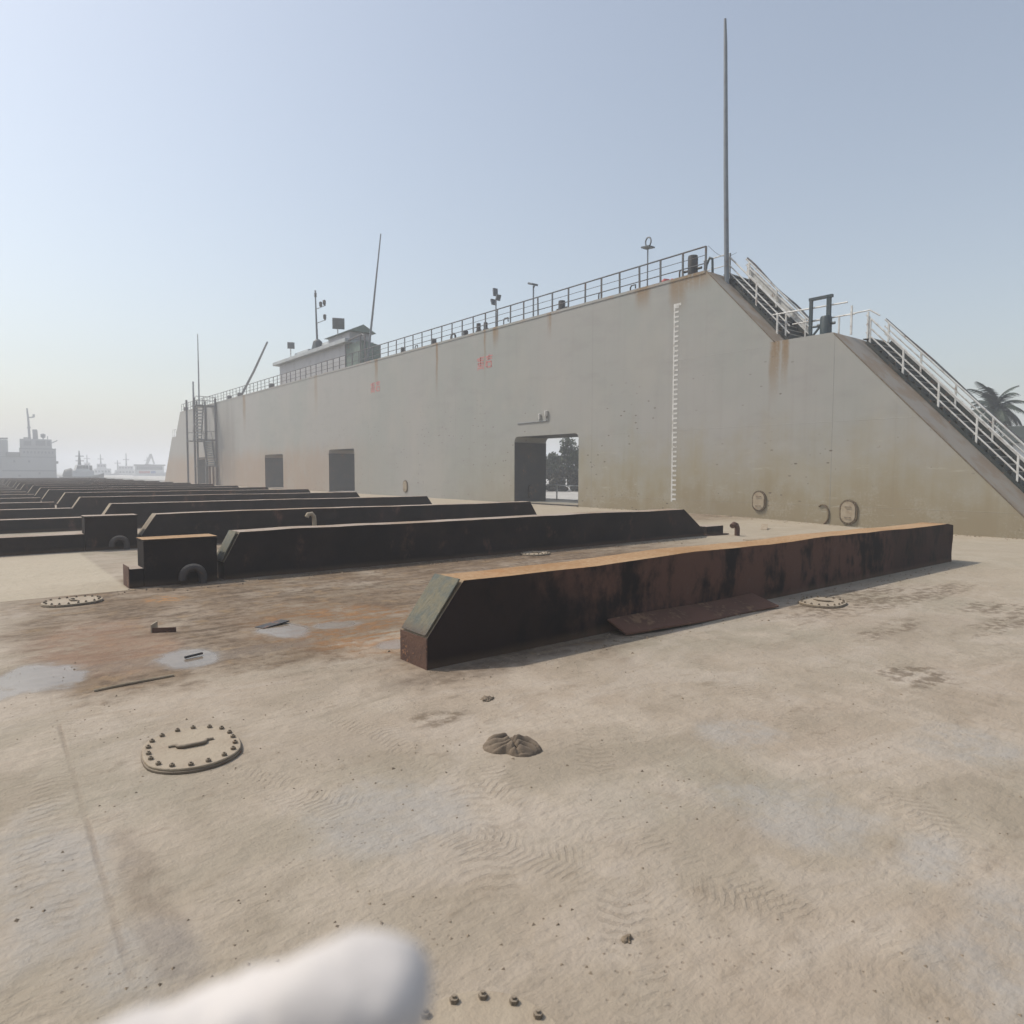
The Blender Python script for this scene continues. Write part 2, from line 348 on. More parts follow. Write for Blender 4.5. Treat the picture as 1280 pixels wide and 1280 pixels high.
MAT = dict(
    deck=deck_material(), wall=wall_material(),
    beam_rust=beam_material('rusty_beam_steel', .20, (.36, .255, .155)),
    beam_dark=beam_material('dark_beam_steel', .05, (.34, .29, .25)),
    pad=None,
    white=weathered('white_rail_paint', (.62, .62, .60), (.50, .49, .46), .5, 4, .25),
    rail=weathered('grey_rail_paint', (.085, .092, .10), (.075, .072, .07), .6, 3, .25),
    stair=weathered('dark_green_steel', (.022, .030, .029), (.038, .042, .038), .6, 3, .2),
    nosing=weathered('worn_tread_edge', (.34, .32, .28), (.20, .185, .16), .6, 5, .2),
    teal=weathered('dark_teal_paint', (.022, .04, .048), (.04, .055, .058), .5, 3, .15),
    black=weathered('black_fitting_paint', (.03, .03, .032), (.05, .045, .042), .5, 4, .25),
    pole=weathered('galvanised_pole', (.17, .19, .21), (.14, .15, .165), .5, 2, .12),
    lamp=weathered('lamp_housing', (.10, .115, .13), (.07, .08, .09), .5, 3, .1),
    glass=M('dark_glass', (.03, .04, .045), .12, 0, .6).mat,
    cab=weathered('cabin_grey_paint', (.36, .355, .365), (.31, .31, .32), .55, 1.2, .12),
    fascia=weathered('pale_fascia_paint', (.36, .385, .39), (.30, .32, .33), .55, 1.2, .08),
    green=weathered('faded_green_paint', (.13, .175, .145), (.10, .135, .115), .6, 1.5, .2),
    cover=weathered('hatch_mud', (.33, .275, .20), (.27, .215, .15), .85, 5, .15, bump=.008, dust=.5),
    bolt=weathered('hatch_bolt_steel', (.17, .135, .095), (.12, .095, .068), .8, 9, .2, dust=.4),
    rusty=weathered('bright_rust', (.105, .056, .038), (.062, .034, .026), .8, 6, .3, (.24, .115, .06), .006),
    sheet=weathered('rusted_sheet', (.125, .06, .038), (.09, .045, .03), .8, 2.5, .35, (.19, .11, .062), .004),
    pipe=weathered('sooty_pipe', (.06, .05, .047), (.045, .038, .036), .6, 4, .1, dust=.6),
    marking=weathered('faded_white_marking', (.58, .57, .55), (.46, .45, .42), .6, 6, .2),
    redmark=weathered('faded_red_marking', (.48, .14, .13), (.42, .20, .185), .65, 8, .0),
    red=weathered('red_paint', (.42, .06, .06), (.3, .05, .05), .55, 4, .1),
    concrete=weathered('quay_concrete', (.42, .41, .38), (.34, .33, .31), .85, .6, 0, bump=.01),
    bldg=weathered('shore_white_wall', (.62, .63, .62), (.5, .5, .49), .7, .5, .1),
    dkroof=weathered('shore_dark_roof', (.07, .085, .08), (.05, .06, .055), .7, 1, .1),
    navy=weathered('ship_grey_paint', (.24, .25, .25), (.19, .20, .20), .6, .15, .05),
    pale=weathered('ship_pale_paint', (.55, .56, .56), (.42, .43, .43), .6, .2, .06),
    hullblk=weathered('ship_black_hull', (.035, .04, .042), (.06, .06, .06), .6, .3, .1),
    hullgrn=weathered('ship_dull_green', (.12, .15, .14), (.10, .12, .115), .6, .3, .1),
    blue=weathered('ship_blue_paint', (.05, .12, .35), (.06, .1, .28), .6, .3, .0),
    bark=weathered('bark', (.12, .095, .07), (.08, .065, .05), .9, 3, 0, bump=.02),
    rag=weathered('dusty_cloth', (.185, .145, .105), (.13, .10, .075), .95, 9, 0, bump=.004),
    stick=weathered('dusty_wood', (.32, .26, .19), (.25, .20, .14), .9, 8, 0),
    stone=weathered('mud_clod', (.24, .19, .135), (.16, .125, .09), .95, 20, 0),
    tyre=weathered('tyre_rubber', (.02, .02, .021), (.035, .035, .035), .8, 2, 0),
)
def pad_material():
    m = M('weathered_wood_pad', rough=.85).geo()
    n1, n2 = m.noise(7, 6, .65), m.noise(30, 5, .6, stretch=(1, 1, .4))
    col = m.mix(n1.step(.35, .62), (.10, .11, .096), (.155, .14, .095))
    col = m.mix((n2*.6+n1*.4).step(.52, .66), col, (.11, .115, .095))
    col = m.mix(m.z.step(.22, .42).inv()*n1.step(.35, .5), col, (.075, .055, .05))
    return m.color(col).bump(n2+n1*.6, .02, 1).mat
MAT['pad'] = pad_material()
def leaf_material(name, c1, c2):
    m = M(name, rough=.6, spec=.3).geo()
    oi = m.nt.nodes.new('ShaderNodeNewGeometry'); rnd = S(m.nt, oi.outputs['Random Per Island'])
    return m.color(m.mix(rnd, c1, c2)).mat
MAT['leaf'] = leaf_material('broad_leaf', (.022, .042, .022), (.06, .08, .038))
MAT['leaf2'] = leaf_material('dry_hedge_leaf', (.03, .036, .024), (.065, .06, .042))
MAT['palm'] = leaf_material('palm_leaf', (.018, .032, .024), (.045, .06, .038))
def water_material():
    m = M('harbour_water', (.035, .05, .05), .08, 0, .5).geo()
    return m.bump(m.noise(.8, 5, .6)*.7+m.noise(.15, 3)*.6, .12, .6).mat
MAT['water'] = water_material()
def puddle_material():
    m = M('puddle_water', rough=.06, spec=.5).geo()
    m.color(m.mix(m.noise(3, 4).step(.4, .65), (.17, .14, .115), (.13, .115, .10)))
    return m.bump(m.noise(12, 2), .0012, .5).mat
MAT['puddle'] = puddle_material()
def cloth_material():
    m = M('white_glove_cotton', rough=.9, spec=.2).geo()
    w = m.noise(220, 3); f = m.noise(30, 4)
    m.color(m.mix(f.step(.35, .7), (.56, .53, .51), (.44, .42, .41)))
    return m.bump(w*.3+f, .003, .6).mat
MAT['glove'] = cloth_material()

# ------------------------------------------------------------------ the setting: water, deck, quay
XW, ZT = 23.435, 9.73
struct(MB().add([(-1100, -1100, -2.2), (1300, -1100, -2.2), (1300, 1300, -2.2), (-1100, 1300, -2.2)], [(0, 1, 2, 3)]).build('water', MAT['water']))
def sstep(t): t = max(0, min(1, t)); return t*t*(3-2*t)
def deck_z(x, y): return -.17*sstep((x-14.5)/8)*sstep((17-y)/9)
def deck():
    xs = [-34+i for i in range(63)]+[28.6]; ys = [-12+i for i in range(127)]
    nx, ny = len(xs), len(ys)
    m = MB(); vs = [(x, y, deck_z(x, y)) for y in ys for x in xs]
    fs = [(j*nx+i, j*nx+i+1, (j+1)*nx+i+1, (j+1)*nx+i) for j in range(ny-1) for i in range(nx-1)]
    ring = [i for i in range(nx)]+[j*nx+nx-1 for j in range(1, ny)]+[(ny-1)*nx+i for i in range(nx-2, -1, -1)]+[j*nx for j in range(ny-2, 0, -1)]
    k = len(vs); vs += [(vs[i][0], vs[i][1], -2.9) for i in ring]; L = len(ring)
    fs += [(ring[i], ring[(i+1) % L], k+(i+1) % L, k+i) for i in range(L)]
    return struct(m.add(vs, fs).build('deck', MAT['deck'], smooth=True, angle=30))
deck()
struct(MB().box(32.0, 1290, -1080, 1290, -2.8, -.25).build('quay', MAT['concrete']))
# ------------------------------------------------------------------ wing wall
def rrect(y0, y1, z0, z1, r=.28, n=5):
    pts = [(y0, z0), (y1, z0)]
    for cy, cz, a0 in ((y1-r, z1-r, 0), (y0+r, z1-r, 90)):
        for i in range(n+1):
            t = R(a0+90*i/n); pts.append((cy+r*math.cos(t), cz+r*math.sin(t)))
    return pts
wall = empty('wing_wall', 'long grey steel wing wall of the floating dock with four openings and sloping stepped ends', 'wing wall', (XW, 17, 0))
def wc(o): o.location = (-XW, -17, 0); return o          # parts are built in world coordinates
SLOPE = 1.065
outer = [(113.6, -.6), (107.6, 6.5), (105.4, 6.5), (102.6, ZT), (17.0, ZT), (13.96, 6.5), (11.78, 6.5), (11.78-(6.5+.6)/SLOPE, -.6)]
OPEN = [(24.2, 29.2, 3.58), (48.8, 53.55, 3.45), (63.9, 68.9, 3.3), (89.2, 93.8, 3.4)]
holes = [rrect(y0, y1, .07, z1) for y0, y1, z1 in OPEN]
XB = 25.72
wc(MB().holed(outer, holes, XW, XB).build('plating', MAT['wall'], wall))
endp = [(17.0-.01, ZT-.012), (13.965, 6.488), (11.775, 6.488), (11.78-(6.5+.6)/SLOPE, -.6), (21, -.6), (21, ZT-.012)]
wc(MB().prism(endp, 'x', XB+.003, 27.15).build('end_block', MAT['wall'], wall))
for y0, y1, z1 in OPEN:
    wc(MB().box(XW-.05, XB+.02, y0+.004, y1-.004, -.05, .065).build('door_sill', MAT['black'], wall))
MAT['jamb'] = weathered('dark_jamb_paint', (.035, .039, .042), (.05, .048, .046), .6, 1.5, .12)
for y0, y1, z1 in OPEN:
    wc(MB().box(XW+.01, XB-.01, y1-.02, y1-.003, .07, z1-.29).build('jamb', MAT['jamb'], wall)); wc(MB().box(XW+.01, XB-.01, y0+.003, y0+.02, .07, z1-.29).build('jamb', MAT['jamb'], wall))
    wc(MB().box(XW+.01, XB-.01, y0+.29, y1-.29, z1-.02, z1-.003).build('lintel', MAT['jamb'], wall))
# light sheer strip along the top edge
wc(MB().box(XW-.03, XW-.002, 17.05, 102.5, ZT-.09, ZT+.02).build('edge_strip', MAT['wall'], wall))
def slope_weld(y0, z0, y1, z1):
    return wc(MB().tube([(XW-.004, y0, z0), (XW-.004, (y0+y1)/2, (z0+z1)/2), (XW-.004, y1, z1)], .022, 6).build('edge_weld', MAT['bolt'], wall))
slope_weld(16.98, ZT-.02, 13.96, 6.5); slope_weld(11.75, 6.46, 5.6, 6.46-6.15*SLOPE)
# draught scale: a white line with ticks every 20 cm
ds = MB().box(XW-.008, XW-.004, 18.50, 18.565, .45, 8.70)
for i in range(41):
    z = .52+i*.2
    ds.box(XW-.008, XW-.0045, 18.31, 18.496, z, z+.075)
ds.box(XW-.008, XW-.0045, 18.2, 18.496, 8.6, 8.70)
wc(tag(ds.build('draught_scale', MAT['marking'], wall), 'white draught scale of a line with short ticks'))
# two pairs of faded red characters painted near the top edge
def strokes(y0, z0, w, h, segs):
    m = MB()
    for (a0, b0, a1, b1) in segs:
        p = Vector((XW-.005, y0-a0*w, z0+b0*h)); q = Vector((XW-.005, y0-a1*w, z0+b1*h)); d = (q-p); L = d.length; d.normalize()
        nrm = d.cross(Vector((1, 0, 0)))
        m.obox((p+q)/2, d*(L/2+.02), nrm*.04, Vector((.001, 0, 0)))
    return m
ch1 = [(0, .85, .95, .95), (.1, .72, .9, .72), (.5, 1, .5, .3), (.1, .5, .9, .52), (.15, .5, .1, 0), (.85, .5, .9, 0), (.3, .3, .7, .3), (.3, .12, .72, .12)]
ch2 = [(.05, .9, .95, .95), (.5, 1.05, .45, .7), (.2, .72, .85, .75), (.2, .5, .8, .5), (.2, .5, .2, .1), (.8, .5, .8, .1), (.2, .1, .85, .1), (.1, .6, 0, .2)]
for yy, zz in ((32.65, 7.55), (46.0, 7.4)):
    k = MB()
    for dy, cset in ((0, ch1), (.82, ch2)):
        s_ = strokes(yy-dy, zz, .66, .72, cset); k.add(s_.v, s_.f)
    wc(tag(k.build('red_marking', MAT['redmark'], wall), 'faded red painted characters'))
# oval access covers bolted on the wall
def oval_loop(cy, cz, ry, rz, n=28):
    """race-track outline, upright"""
    pts = []
    for i in range(n):
        t = 2*math.pi*i/n; st = rz-ry
        pts.append((cy+ry*math.cos(t), cz+ry*math.sin(t)+(st if math.sin(t) >= 0 else -st)))
    return pts
def wall_cover(cy, cz, ry, rz, name='wall_cover'):
    o = wc(MB().prism(oval_loop(cy, cz, ry, rz), 'x', XW-.05, XW-.003).build(name, MAT['rim'], wall, bevel=.01))
    pl = MB().prism(oval_loop(cy, cz, ry*.78, rz*.84), 'x', XW-.075, XW-.052).build('cover_plate', MAT['cover'], o, bevel=.006)
    for p, q in oval_loop(cy, cz, ry*.9, rz*.93, 18): MB().tube([(XW-.075, p, q), (XW-.05, p, q)], .022, 6).build('cover_bolt', MAT['bolt'], o)
    for dz in (-.18, .18): MB().tube([(XW-.075, cy-.09, cz+dz), (XW-.11, cy-.09, cz+dz), (XW-.11, cy+.09, cz+dz), (XW-.075, cy+.09, cz+dz)], .012, 6).build('handle', MAT['bolt'], o)
    return o
MAT['rim'] = weathered('cover_rim_rust', (.15, .115, .065), (.10, .07, .04), .75, 8, .3)
wall_cover(14.41, .62, .29, .40); wall_cover(11.05, .36, .31, .43); wall_cover(41.0, .68, .3, .42)
# rim of a missing cover: an open hook-shaped ring
hk = [(XW-.03, 11.95+.0+.22*math.cos(t), .24+.34*math.sin(t)) for t in [R(v) for v in range(-75, 130, 12)]]
wc(MB().tube([(x, 2*11.95-y, z) for x, y, z in hk], .028, 6).build('broken_cover_rim', MAT['rim'], wall))
# cover inside the first opening, on its far jamb
jb = MB().prism([(24.6+.2*math.cos(t), .62+.2*math.sin(t)+(.2 if math.sin(t) >= 0 else -.2)) for t in [2*math.pi*i/24 for i in range(24)]], 'y', 29.10, 29.178)
wc(jb.build('jamb_cover', MAT['black'], wall, bevel=.01))
# conduit and twin light above the first opening
lm = empty('twin_light', 'small white twin light on a conduit above the nearest wall opening', 'light fitting', (XW, 26.8, 4.3))
MB().tube([(-.03, 2.1, -.02), (-.03, -.35, .0)], .022, 6).build('conduit', MAT['pole'], lm)
for yy, z1, rr in ((.25, .30, .07), (-.27, .42, .10)):
    s_ = MB().tube([(-.06, yy, .02), (-.06, yy, z1-.16)], .025, 8).build('bracket', MAT['pole'], lm)
    MB().tube([(-.07, yy, z1-.2), (-.07, yy, z1-.1), (-.07, yy, z1+.08), (-.07, yy, z1+.1)], [rr*.6, rr, rr, rr*.5], 12).build('lamp_shade', MAT['marking'], s_, smooth=True)

# ------------------------------------------------------------------ guard rails on the wall top
def flat_post(h=1.0): return MB().box(-.02, .02, -.04, .04, 0, h)
gr = empty('guard_rail', 'long thin grey guard rail along the top edge of the wing wall', 'railing', (XW+.1, 17.1, ZT))
n_post = 75; sp = 1.148
ln = (n_post-1)*sp
for nm, z, r_ in (('top_rail', 1.0, .032), ('middle_rail', .66, .013), ('middle_rail', .34, .022)):
    MB().tube([(0, 0, z), (0, ln*.25, z-.01), (0, ln*.5, z), (0, ln*.75, z-.01), (0, ln, z)], r_, 6).build(nm, MAT['rail'], gr)
p0 = flat_post().build('post', MAT['rail'], gr)
for i in range(1, n_post):
    q = p0.copy(); COL.objects.link(q); q.parent = gr; q.location = (random.uniform(-.01, .01), i*sp+random.uniform(-.04, .04), 0); q.rotation_euler = (random.uniform(-.02, .02), random.uniform(-.02, .02), 0)
# far-end lower rail
fr = empty('guard_rail', 'short guard rail on the far lower step of the wing wall', 'railing', (XW+.1, 105.5, 6.5))
MB().tube([(0, 0, 1), (0, 2, 1)], .026, 6).build('top_rail', MAT['rail'], fr)
for yy in (0, 1, 2): MB().box(-.012, .012, yy-.028, yy+.028, 0, 1).build('post', MAT['rail'], fr)

# ------------------------------------------------------------------ stairs on the near end
def stair_flight(label, x0, x1, ytop, ztop, ybot, zbot, side_panel):
    st = empty('stairway', label, 'stairs', (x0, ybot, zbot))
    L = lambda o: (setattr(o, 'location', (-x0, -ybot, -zbot)), o)[1]
    dz, dy = ztop-zbot, ytop-ybot
    n = int(round(dz/.235)); rise, run = dz/n, dy/n
    up = .16
    d = Vector((0, dy, dz)).normalized(); nn = Vector((0, -d.z, d.y))
    for xx, hh, nm in ((x0, .055, 'stringer'), (x1, .18, 'stringer')):
        cen = Vector((xx, (ytop+ybot)/2, (ztop+zbot)/2))+nn*(hh*.9)
        L(MB().obox(cen, Vector((.02, 0, 0)), d*(math.hypot(dy, dz)/2), nn*hh).build(nm, MAT['stair'], st))
    tr0 = None
    for i in range(n):
        y, z = ybot+run*(i+.35), zbot+rise*(i+1)+up
        if tr0 is None:
            tr0 = MB().prism([(0, 0), (run*1.12, 0), (run*1.12, -.03), (.03, -.03), (.03, -rise*.9), (0, -rise*.9)], 'x', x0+.03, x1-.03).build('tread', MAT['stair'], st)
            ns0 = MB().box(x0+.03, x1-.03, -.015, -.002, -.02, .012).build('nosing', MAT['nosing'], tr0)
            tr0.location = (-x0, y-ybot, z-zbot)
        else:
            q = tr0.copy(); COL.objects.link(q); q.parent = st; q.location = (-x0, y-ybot, z-zbot)
            w_ = ns0.copy(); COL.objects.link(w_); w_.parent = q
    nsd = Vector((0, 0, 1))
    for xx, rails in ((x0+.03, (.36, .64, .97)), (x1-.03, (.5, .78, 1.02))):
        hr = MB()
        for h in rails:
            A, B = Vector((xx, ybot, zbot+h+.02)), Vector((xx, ytop, ztop+h+.02))
            hr.tube([A, A+(B-A)*.5, B], .034 if h > .9 else .026, 8)
        hro = L(hr.build('handrail', MAT['white'], st, smooth=True))
        k = max(3, int(round(dy/1.15))+1)
        for i in range(k):
            t = (i+.12)/(k-.76); P_ = Vector((xx, ybot+dy*t, zbot+dz*t))
            MB().box(P_.x-.028, P_.x+.028, P_.y-.028, P_.y+.028, P_.z+.02, P_.z+rails[-1]+.02).build('post', MAT['white'], hro)
    if side_panel:
        cen = Vector((x1+.06, (ytop+ybot)/2, (ztop+zbot)/2))+Vector((0, 0, .63))
        L(MB().obox(cen, Vector((.012, 0, 0)), Vector((0, dy/2, dz/2)), Vector((0, 0, .26))).build('side_panel', MAT['white'], st))
        hose = [Vector((x1+.05, ybot+dy*t, zbot+dz*t+1.08+.05*math.sin(9*t))) for t in [i/14 for i in range(15)]]
        L(MB().tube(hose, .035, 6).build('hose', MAT['rail'], st, smooth=True))
    else:
        hose = [Vector((x1+.03, ybot+dy*t, zbot+dz*t+1.1+.03*math.sin(11*t))) for t in [i/14 for i in range(15)]]
        L(MB().tube(hose, .03, 6).build('hose', MAT['rail'], st, smooth=True))
    return st
stair_flight('upper stair flight with white handrails on the sloping end of the wall', 24.5, 26.0, 16.85, 9.60, 14.0, 6.56, True)
stair_flight('long lower stair flight with white handrails running down the wall end to the deck', 25.5, 27.05, 11.62, 6.36, 5.6, -.08, False)
# white rail on the landing between the flights
lr = empty('landing_rail', 'white rail across the landing between the two stair flights', 'railing', (24.35, 11.6, 6.5))
MB().tube([(0, 3.0, 1.2), (0, 1.4, 1.17), (0, .15, 1.15)], .03, 8).build('top_rail', MAT['white'], lr)
MB().tube([(.02, 2.2, .72), (.02, .7, .72), (.02, -.1, .7)], .022, 8).build('middle_rail', MAT['white'], lr)
for yy, h in ((.0, 1.0), (2.8, 1.2)): MB().box(-.028, .028, yy-.028, yy+.028, 0, h).build('post', MAT['white'], lr)
lr2 = empty('landing_rail', 'low white rail at the head of the lower stair flight', 'railing', (25.5, 11.5, 6.5))
MB().tube([(0, 2.3, .95), (0, .9, .97), (0, .0, 1.0), (0, -.35, .75)], .028, 8).build('top_rail', MAT['white'], lr2)
for yy in (.05, 1.1, 2.2): MB().box(-.025, .025, yy-.025, yy+.025, 0, .95).build('post', MAT['white'], lr2)
tr = empty('landing_rail', 'thin grey rail by the tall mast at the stair head on the wall top', 'railing', (24.9, 16.9, ZT))
MB().tube([(0, 0, .95), (0, 1.3, .93)], .025, 8).build('top_rail', MAT['white'], tr); MB().tube([(0, 0, .5), (0, 1.3, .5)], .018, 8).build('middle_rail', MAT['white'], tr)
for yy in (0, 1.25): MB().box(-.022, .022, yy-.022, yy+.022, 0, .95).build('post', MAT['rail'], tr)
# chain from the last post down to the stair head
pts = [Vector((XW+.1, 17.0, ZT+1.0)).lerp(Vector((24.9, 16.6, ZT+.9)), i/12)-Vector((0, 0, .28*math.sin(math.pi*i/12))) for i in range(13)]
tag(MB().tube(pts, .008, 5).build('safety_chain', MAT['pole']), 'thin chain slung from the last guard rail post to the stair head', 'chain')

# ------------------------------------------------------------------ fittings on the wall top
def bollard(x, y, z, h, r, label, group='bollards along the wall top', arms=True, mat='black'):
    e = empty('bollard', label, 'bollard', (x, y, z), 0, group)
    MB().tube([(0, 0, .06), (0, 0, h*.9), (0, 0, h)], [r, r, r*.92], 16).build('drum', MAT[mat], e, smooth=True)
    MB().box(-r*1.5, r*1.5, -r*2.2, r*2.2, 0, .07).build('base_plate', MAT[mat], e)
    if arms: MB().tube([(0, -r*2.1, h*.42), (0, r*2.1, h*.42)], r*.26, 8).build('cross_pin', MAT[mat], e)
    return e
bollard(24.1, 18.15, ZT, .98, .21, 'large black bollard with cross pin at the near end of the guard rail')
bollard(24.1, 26.2, ZT, .66, .18, 'dark bollard with a side arm standing between the lone floodlight pole and the wall end')
bollard(24.1, 33.45, ZT, .72, .13, 'taller of the paired dark bollards left of the forked floodlight pole'); bollard(24.1, 32.75, ZT, .66, .12, 'shorter of the paired dark bollards beside the forked floodlight pole')
bollard(24.1, 34.8, ZT, .5, .16, 'squat dark bollard just left of the paired bollards', arms=False)
for y, lb in ((38.4, 'low dark bollard on the wall top between the coiled ring and the paired bollards'), (42.4, 'dark bollard on the wall top nearest the cabin side of the rail')):
    bollard(24.1, y, ZT, .55, .17, lb)
for y, lb in ((68.4, 'bollard just beyond the far wall of the cabin'), (78.6, 'bollard at the foot of the leaning boom'), (82.3, 'small bollard between the leaning boom and the stair tower')):
    bollard(24.1, y, ZT, .6, .25, lb)
bollard(24.1, 102.2, ZT-.02, .7, .3, 'bollard at the far end of the wall top')
# pipe loops / small valves standing along the edge
def pipe_stub(y, h, w, label, x=24.0):
    o = MB().tube([(x, y, ZT), (x, y, ZT+h*.8), (x, y-w*.2, ZT+h), (x, y-w, ZT+h), (x, y-w, ZT+h*.6)], .035, 8).build('pipe_stub', MAT['rail'], smooth=True, angle=60)
    return tag(o, label, 'pipe', 'small pipe stubs on the wall top')
pipe_stub(21.5, .42, .3, 'small bent pipe stub by the second rail post from the ringed floodlight'); pipe_stub(23.5, .5, .2, 'bent pipe stub midway between the ringed floodlight and the lone floodlight pole')
pipe_stub(30.9, .55, .4, 'bent pipe stub right beside the forked floodlight pole'); pipe_stub(18.75, .5, .15, 'thin pipe stub next to the large black bollard'); pipe_stub(40.6, .4, .3, 'low bent pipe stub left of the coiled ring')
def ring_y(x, y, z, r): return [(x, y+r*math.cos(t), z+r*math.sin(t)) for t in [2*math.pi*i/20 for i in range(21)]]
tag(MB().tube(ring_y(24.0, 36.0, ZT+.26, .24), .06, 8).build('coiled_ring', MAT['black'], smooth=True, angle=60), 'dark coiled ring standing on edge behind the rail', 'ring')
lp = [(24.0, 17.45, ZT), (24.0, 17.40, ZT+.4), (24.0, 17.25, ZT+.68), (24.0, 17.12, ZT+.6), (24.0, 17.1, ZT)]
tag(MB().tube(lp, .05, 8).build('pipe_hoop', MAT['teal'], smooth=True, angle=60), 'dark pipe hoop at the very corner of the wall top', 'pipe')
rb = [(24.0+.12*math.sin(i), 19.1+.8*i/9, ZT+.13+.05*math.sin(i*2.1)) for i in range(10)]
tag(MB().tube(rb, [.07, .12, .13, .15, .14, .15, .14, .13, .11, .06], 10).build('red_bundle', MAT['red'], smooth=True, angle=60), 'red rolled bundle lying at the wall edge under the rail', 'bundle')
# bollard with frame on the landing
fb = empty('mooring_fitting', 'dark teal mooring post with a tall square frame on the stair landing', 'mooring post', (24.3, 12.6, 6.5))
MB().tube([(0, -.12, 0), (0, -.12, .72), (0, -.12, .78)], [.2, .2, .17], 18).build('drum', MAT['teal'], fb, smooth=True)
MB().tube([(0, -.45, .5), (0, .2, .5)], .05, 8).build('cross_pin', MAT['teal'], fb)
MB().box(-.05, .05, .40, .50, 0, 1.42).build('frame_leg', MAT['teal'], fb); MB().box(-.05, .05, -.28, -.14, .7, 1.44).build('frame_leg', MAT['teal'], fb)
MB().box(-.06, .06, -.34, .52, 1.42, 1.52).build('frame_head', MAT['teal'], fb)
MB().obox((0, .25, .28), (0, .2, -.22), (.03, 0, 0), (0, .02, .02)).build('brace', MAT['teal'], fb)
MB().tube([(0, .45, .48), (0, 0, .46)], .04, 8).build('tie_bar', MAT['teal'], fb)

# floodlight poles
def lamp_head(e, x, y, z, tilt, w=.34, h=.28):
    an = R(tilt); d = Vector((0, math.cos(an), math.sin(an))); n_ = Vector((0, -math.sin(an), math.cos(an)))
    o = MB().obox((x, y, z), (w/2, 0, 0), d*(h/2), n_*.05).build('lamp_head', MAT['lamp'], e, bevel=.01)
    MB().obox(Vector((x, y, z))+n_*-.055, (w/2*.86, 0, 0), d*(h/2*.86), n_*.004).build('lens', MAT['glass'], o)
    return o
f1 = empty('floodlight_pole', 'floodlight pole topped by an open ring above the near end of the rail', 'floodlight', (24.4, 20.85, ZT), 0, 'floodlights on the wall top')
MB().cyl(0, 0, 0, 2.05, .035, 10, .03).build('pole', MAT['pole'], f1); MB().obox((0, 0, 2.06), (.2, 0, 0), (0, .24, .02), (0, 0, .03)).build('crossbar', MAT['lamp'], f1)
MB().tube([(0, .16*math.cos(t)-.02, 2.3+.2*math.sin(t)) for t in [2*math.pi*i/18 for i in range(19)]], .035, 8).build('lamp_ring', MAT['pole'], f1, smooth=True, angle=60)
f2 = empty('floodlight_pole', 'plain floodlight pole with one small tilted lamp, between the other two wall top lights', 'floodlight', (24.4, 28.8, ZT), 0, 'floodlights on the wall top')
MB().cyl(0, 0, 0, 2.0, .045, 10, .04).build('pole', MAT['pole'], f2); lamp_head(f2, 0, .05, 2.1, 18, .4, .42); MB().tube([(0, 0, 1.85), (0, -.12, 2.0)], .03, 6).build('bracket', MAT['lamp'], f2)
f3 = empty('floodlight_pole', 'forked floodlight pole with three dark lamps above the red mark', 'floodlight', (24.4, 32.15, ZT), 0, 'floodlights on the wall top')
MB().cyl(0, 0, 0, 1.95, .045, 10, .04).build('pole', MAT['pole'], f3)
lamp_head(f3, 0, .26, 1.82, 70, .3, .34); lamp_head(f3, 0, -.22, 1.98, 110, .3, .34); lamp_head(f3, 0, .06, 2.34, 85, .3, .44)
# tall slim masts
def mast(pts, r, label, mat='pole'):
    o = MB().tube(pts, r, 10).build('mast', MAT[mat], smooth=True, angle=60); return tag(o, label, 'mast', 'slim masts on the wing wall')
mast([(24.35, 16.66, 9.2), (24.35, 16.82, 14), (24.35, 16.95, 18.8), (24.35, 16.99, 19.75)], [.1, .09, .07, .05], 'tall straight mast rising from the stair head at the near end of the wall')
mast([(24.2, 48.1, ZT), (24.2, 47.2, 13), (24.2, 45.7, 18.9)], [.09, .08, .04], 'slightly leaning slim mast beside the near end of the cabin')
mast([(24.2, 79.0, ZT), (24.2, 74.0, 12.2), (24.2, 69.8, 14.6)], [.13, .12, .09], 'strongly leaning boom behind the rail left of the cabin')
mast([(24.2, 95.8, ZT), (24.2, 95.7, 14), (24.2, 95.7, 19.4)], [.11, .09, .05], 'thin upright mast at the far end of the wall above the stair tower')
mast([(23.9, 97.3, ZT), (23.9, 97.3, 13.4)], [.12, .1], 'short thick upright mast left of the stair tower top')

# ------------------------------------------------------------------ cabin on the wall top
cb = empty('cabin', 'grey control cabin with overhanging flat roof and small green gable on the wall top', 'cabin', (23.95, 51, ZT))
MB().box(0, 1.75, .4, 14.8, 0, 2.05).build('wall', MAT['cab'], cb)
MB().prism([(-.4, 2.05), (2.1, 2.05), (2.1, 2.28), (-.4, 2.36)], 'y', -.5, 15.6).build('roof', MAT['fascia'], cb, bevel=.03)
gb = MB().prism([(-.25, 2.92), (2.1, 2.92), (1.0, 3.5)], 'y', -.9, 3.9).build('gable_roof', MAT['green'], cb)
MB().box(.05, 1.9, -.4, 3.6, 2.37, 2.915).build('upper_wall', MAT['cab'], cb)
MB().prism([(.25, 2.36), (1.7, 2.36), (1.5, 2.95), (.5, 2.95)], 'y', 3.62, 6.0).build('wheelhouse', MAT['fascia'], cb)
MB().prism([(.35, 2.37), (1.6, 2.37), (1.4, 3.0), (.5, 2.9)], 'y', 9.0, 12.2).build('skylight', MAT['fascia'], cb)
MB().box(.35, 1.2, .36, .398, .05, 1.85).build('door', MAT['green'], cb)
an = MB().prism([(.1, 0), (1.7, 0), (1.7, 1.75), (.1, 1.95)], 'y', -2.4, .36).build('annex', MAT['green'], cb)
MB().tube([(-.1, .4, 2.1), (-.1, -1.9, 2.25), (-.1, -2.9, 2.3), (-.1, -3.3, 2.1), (-.1, -3.3, 0)], .07, 8).build('canopy_pipe', MAT['rail'], cb, smooth=True, angle=60)
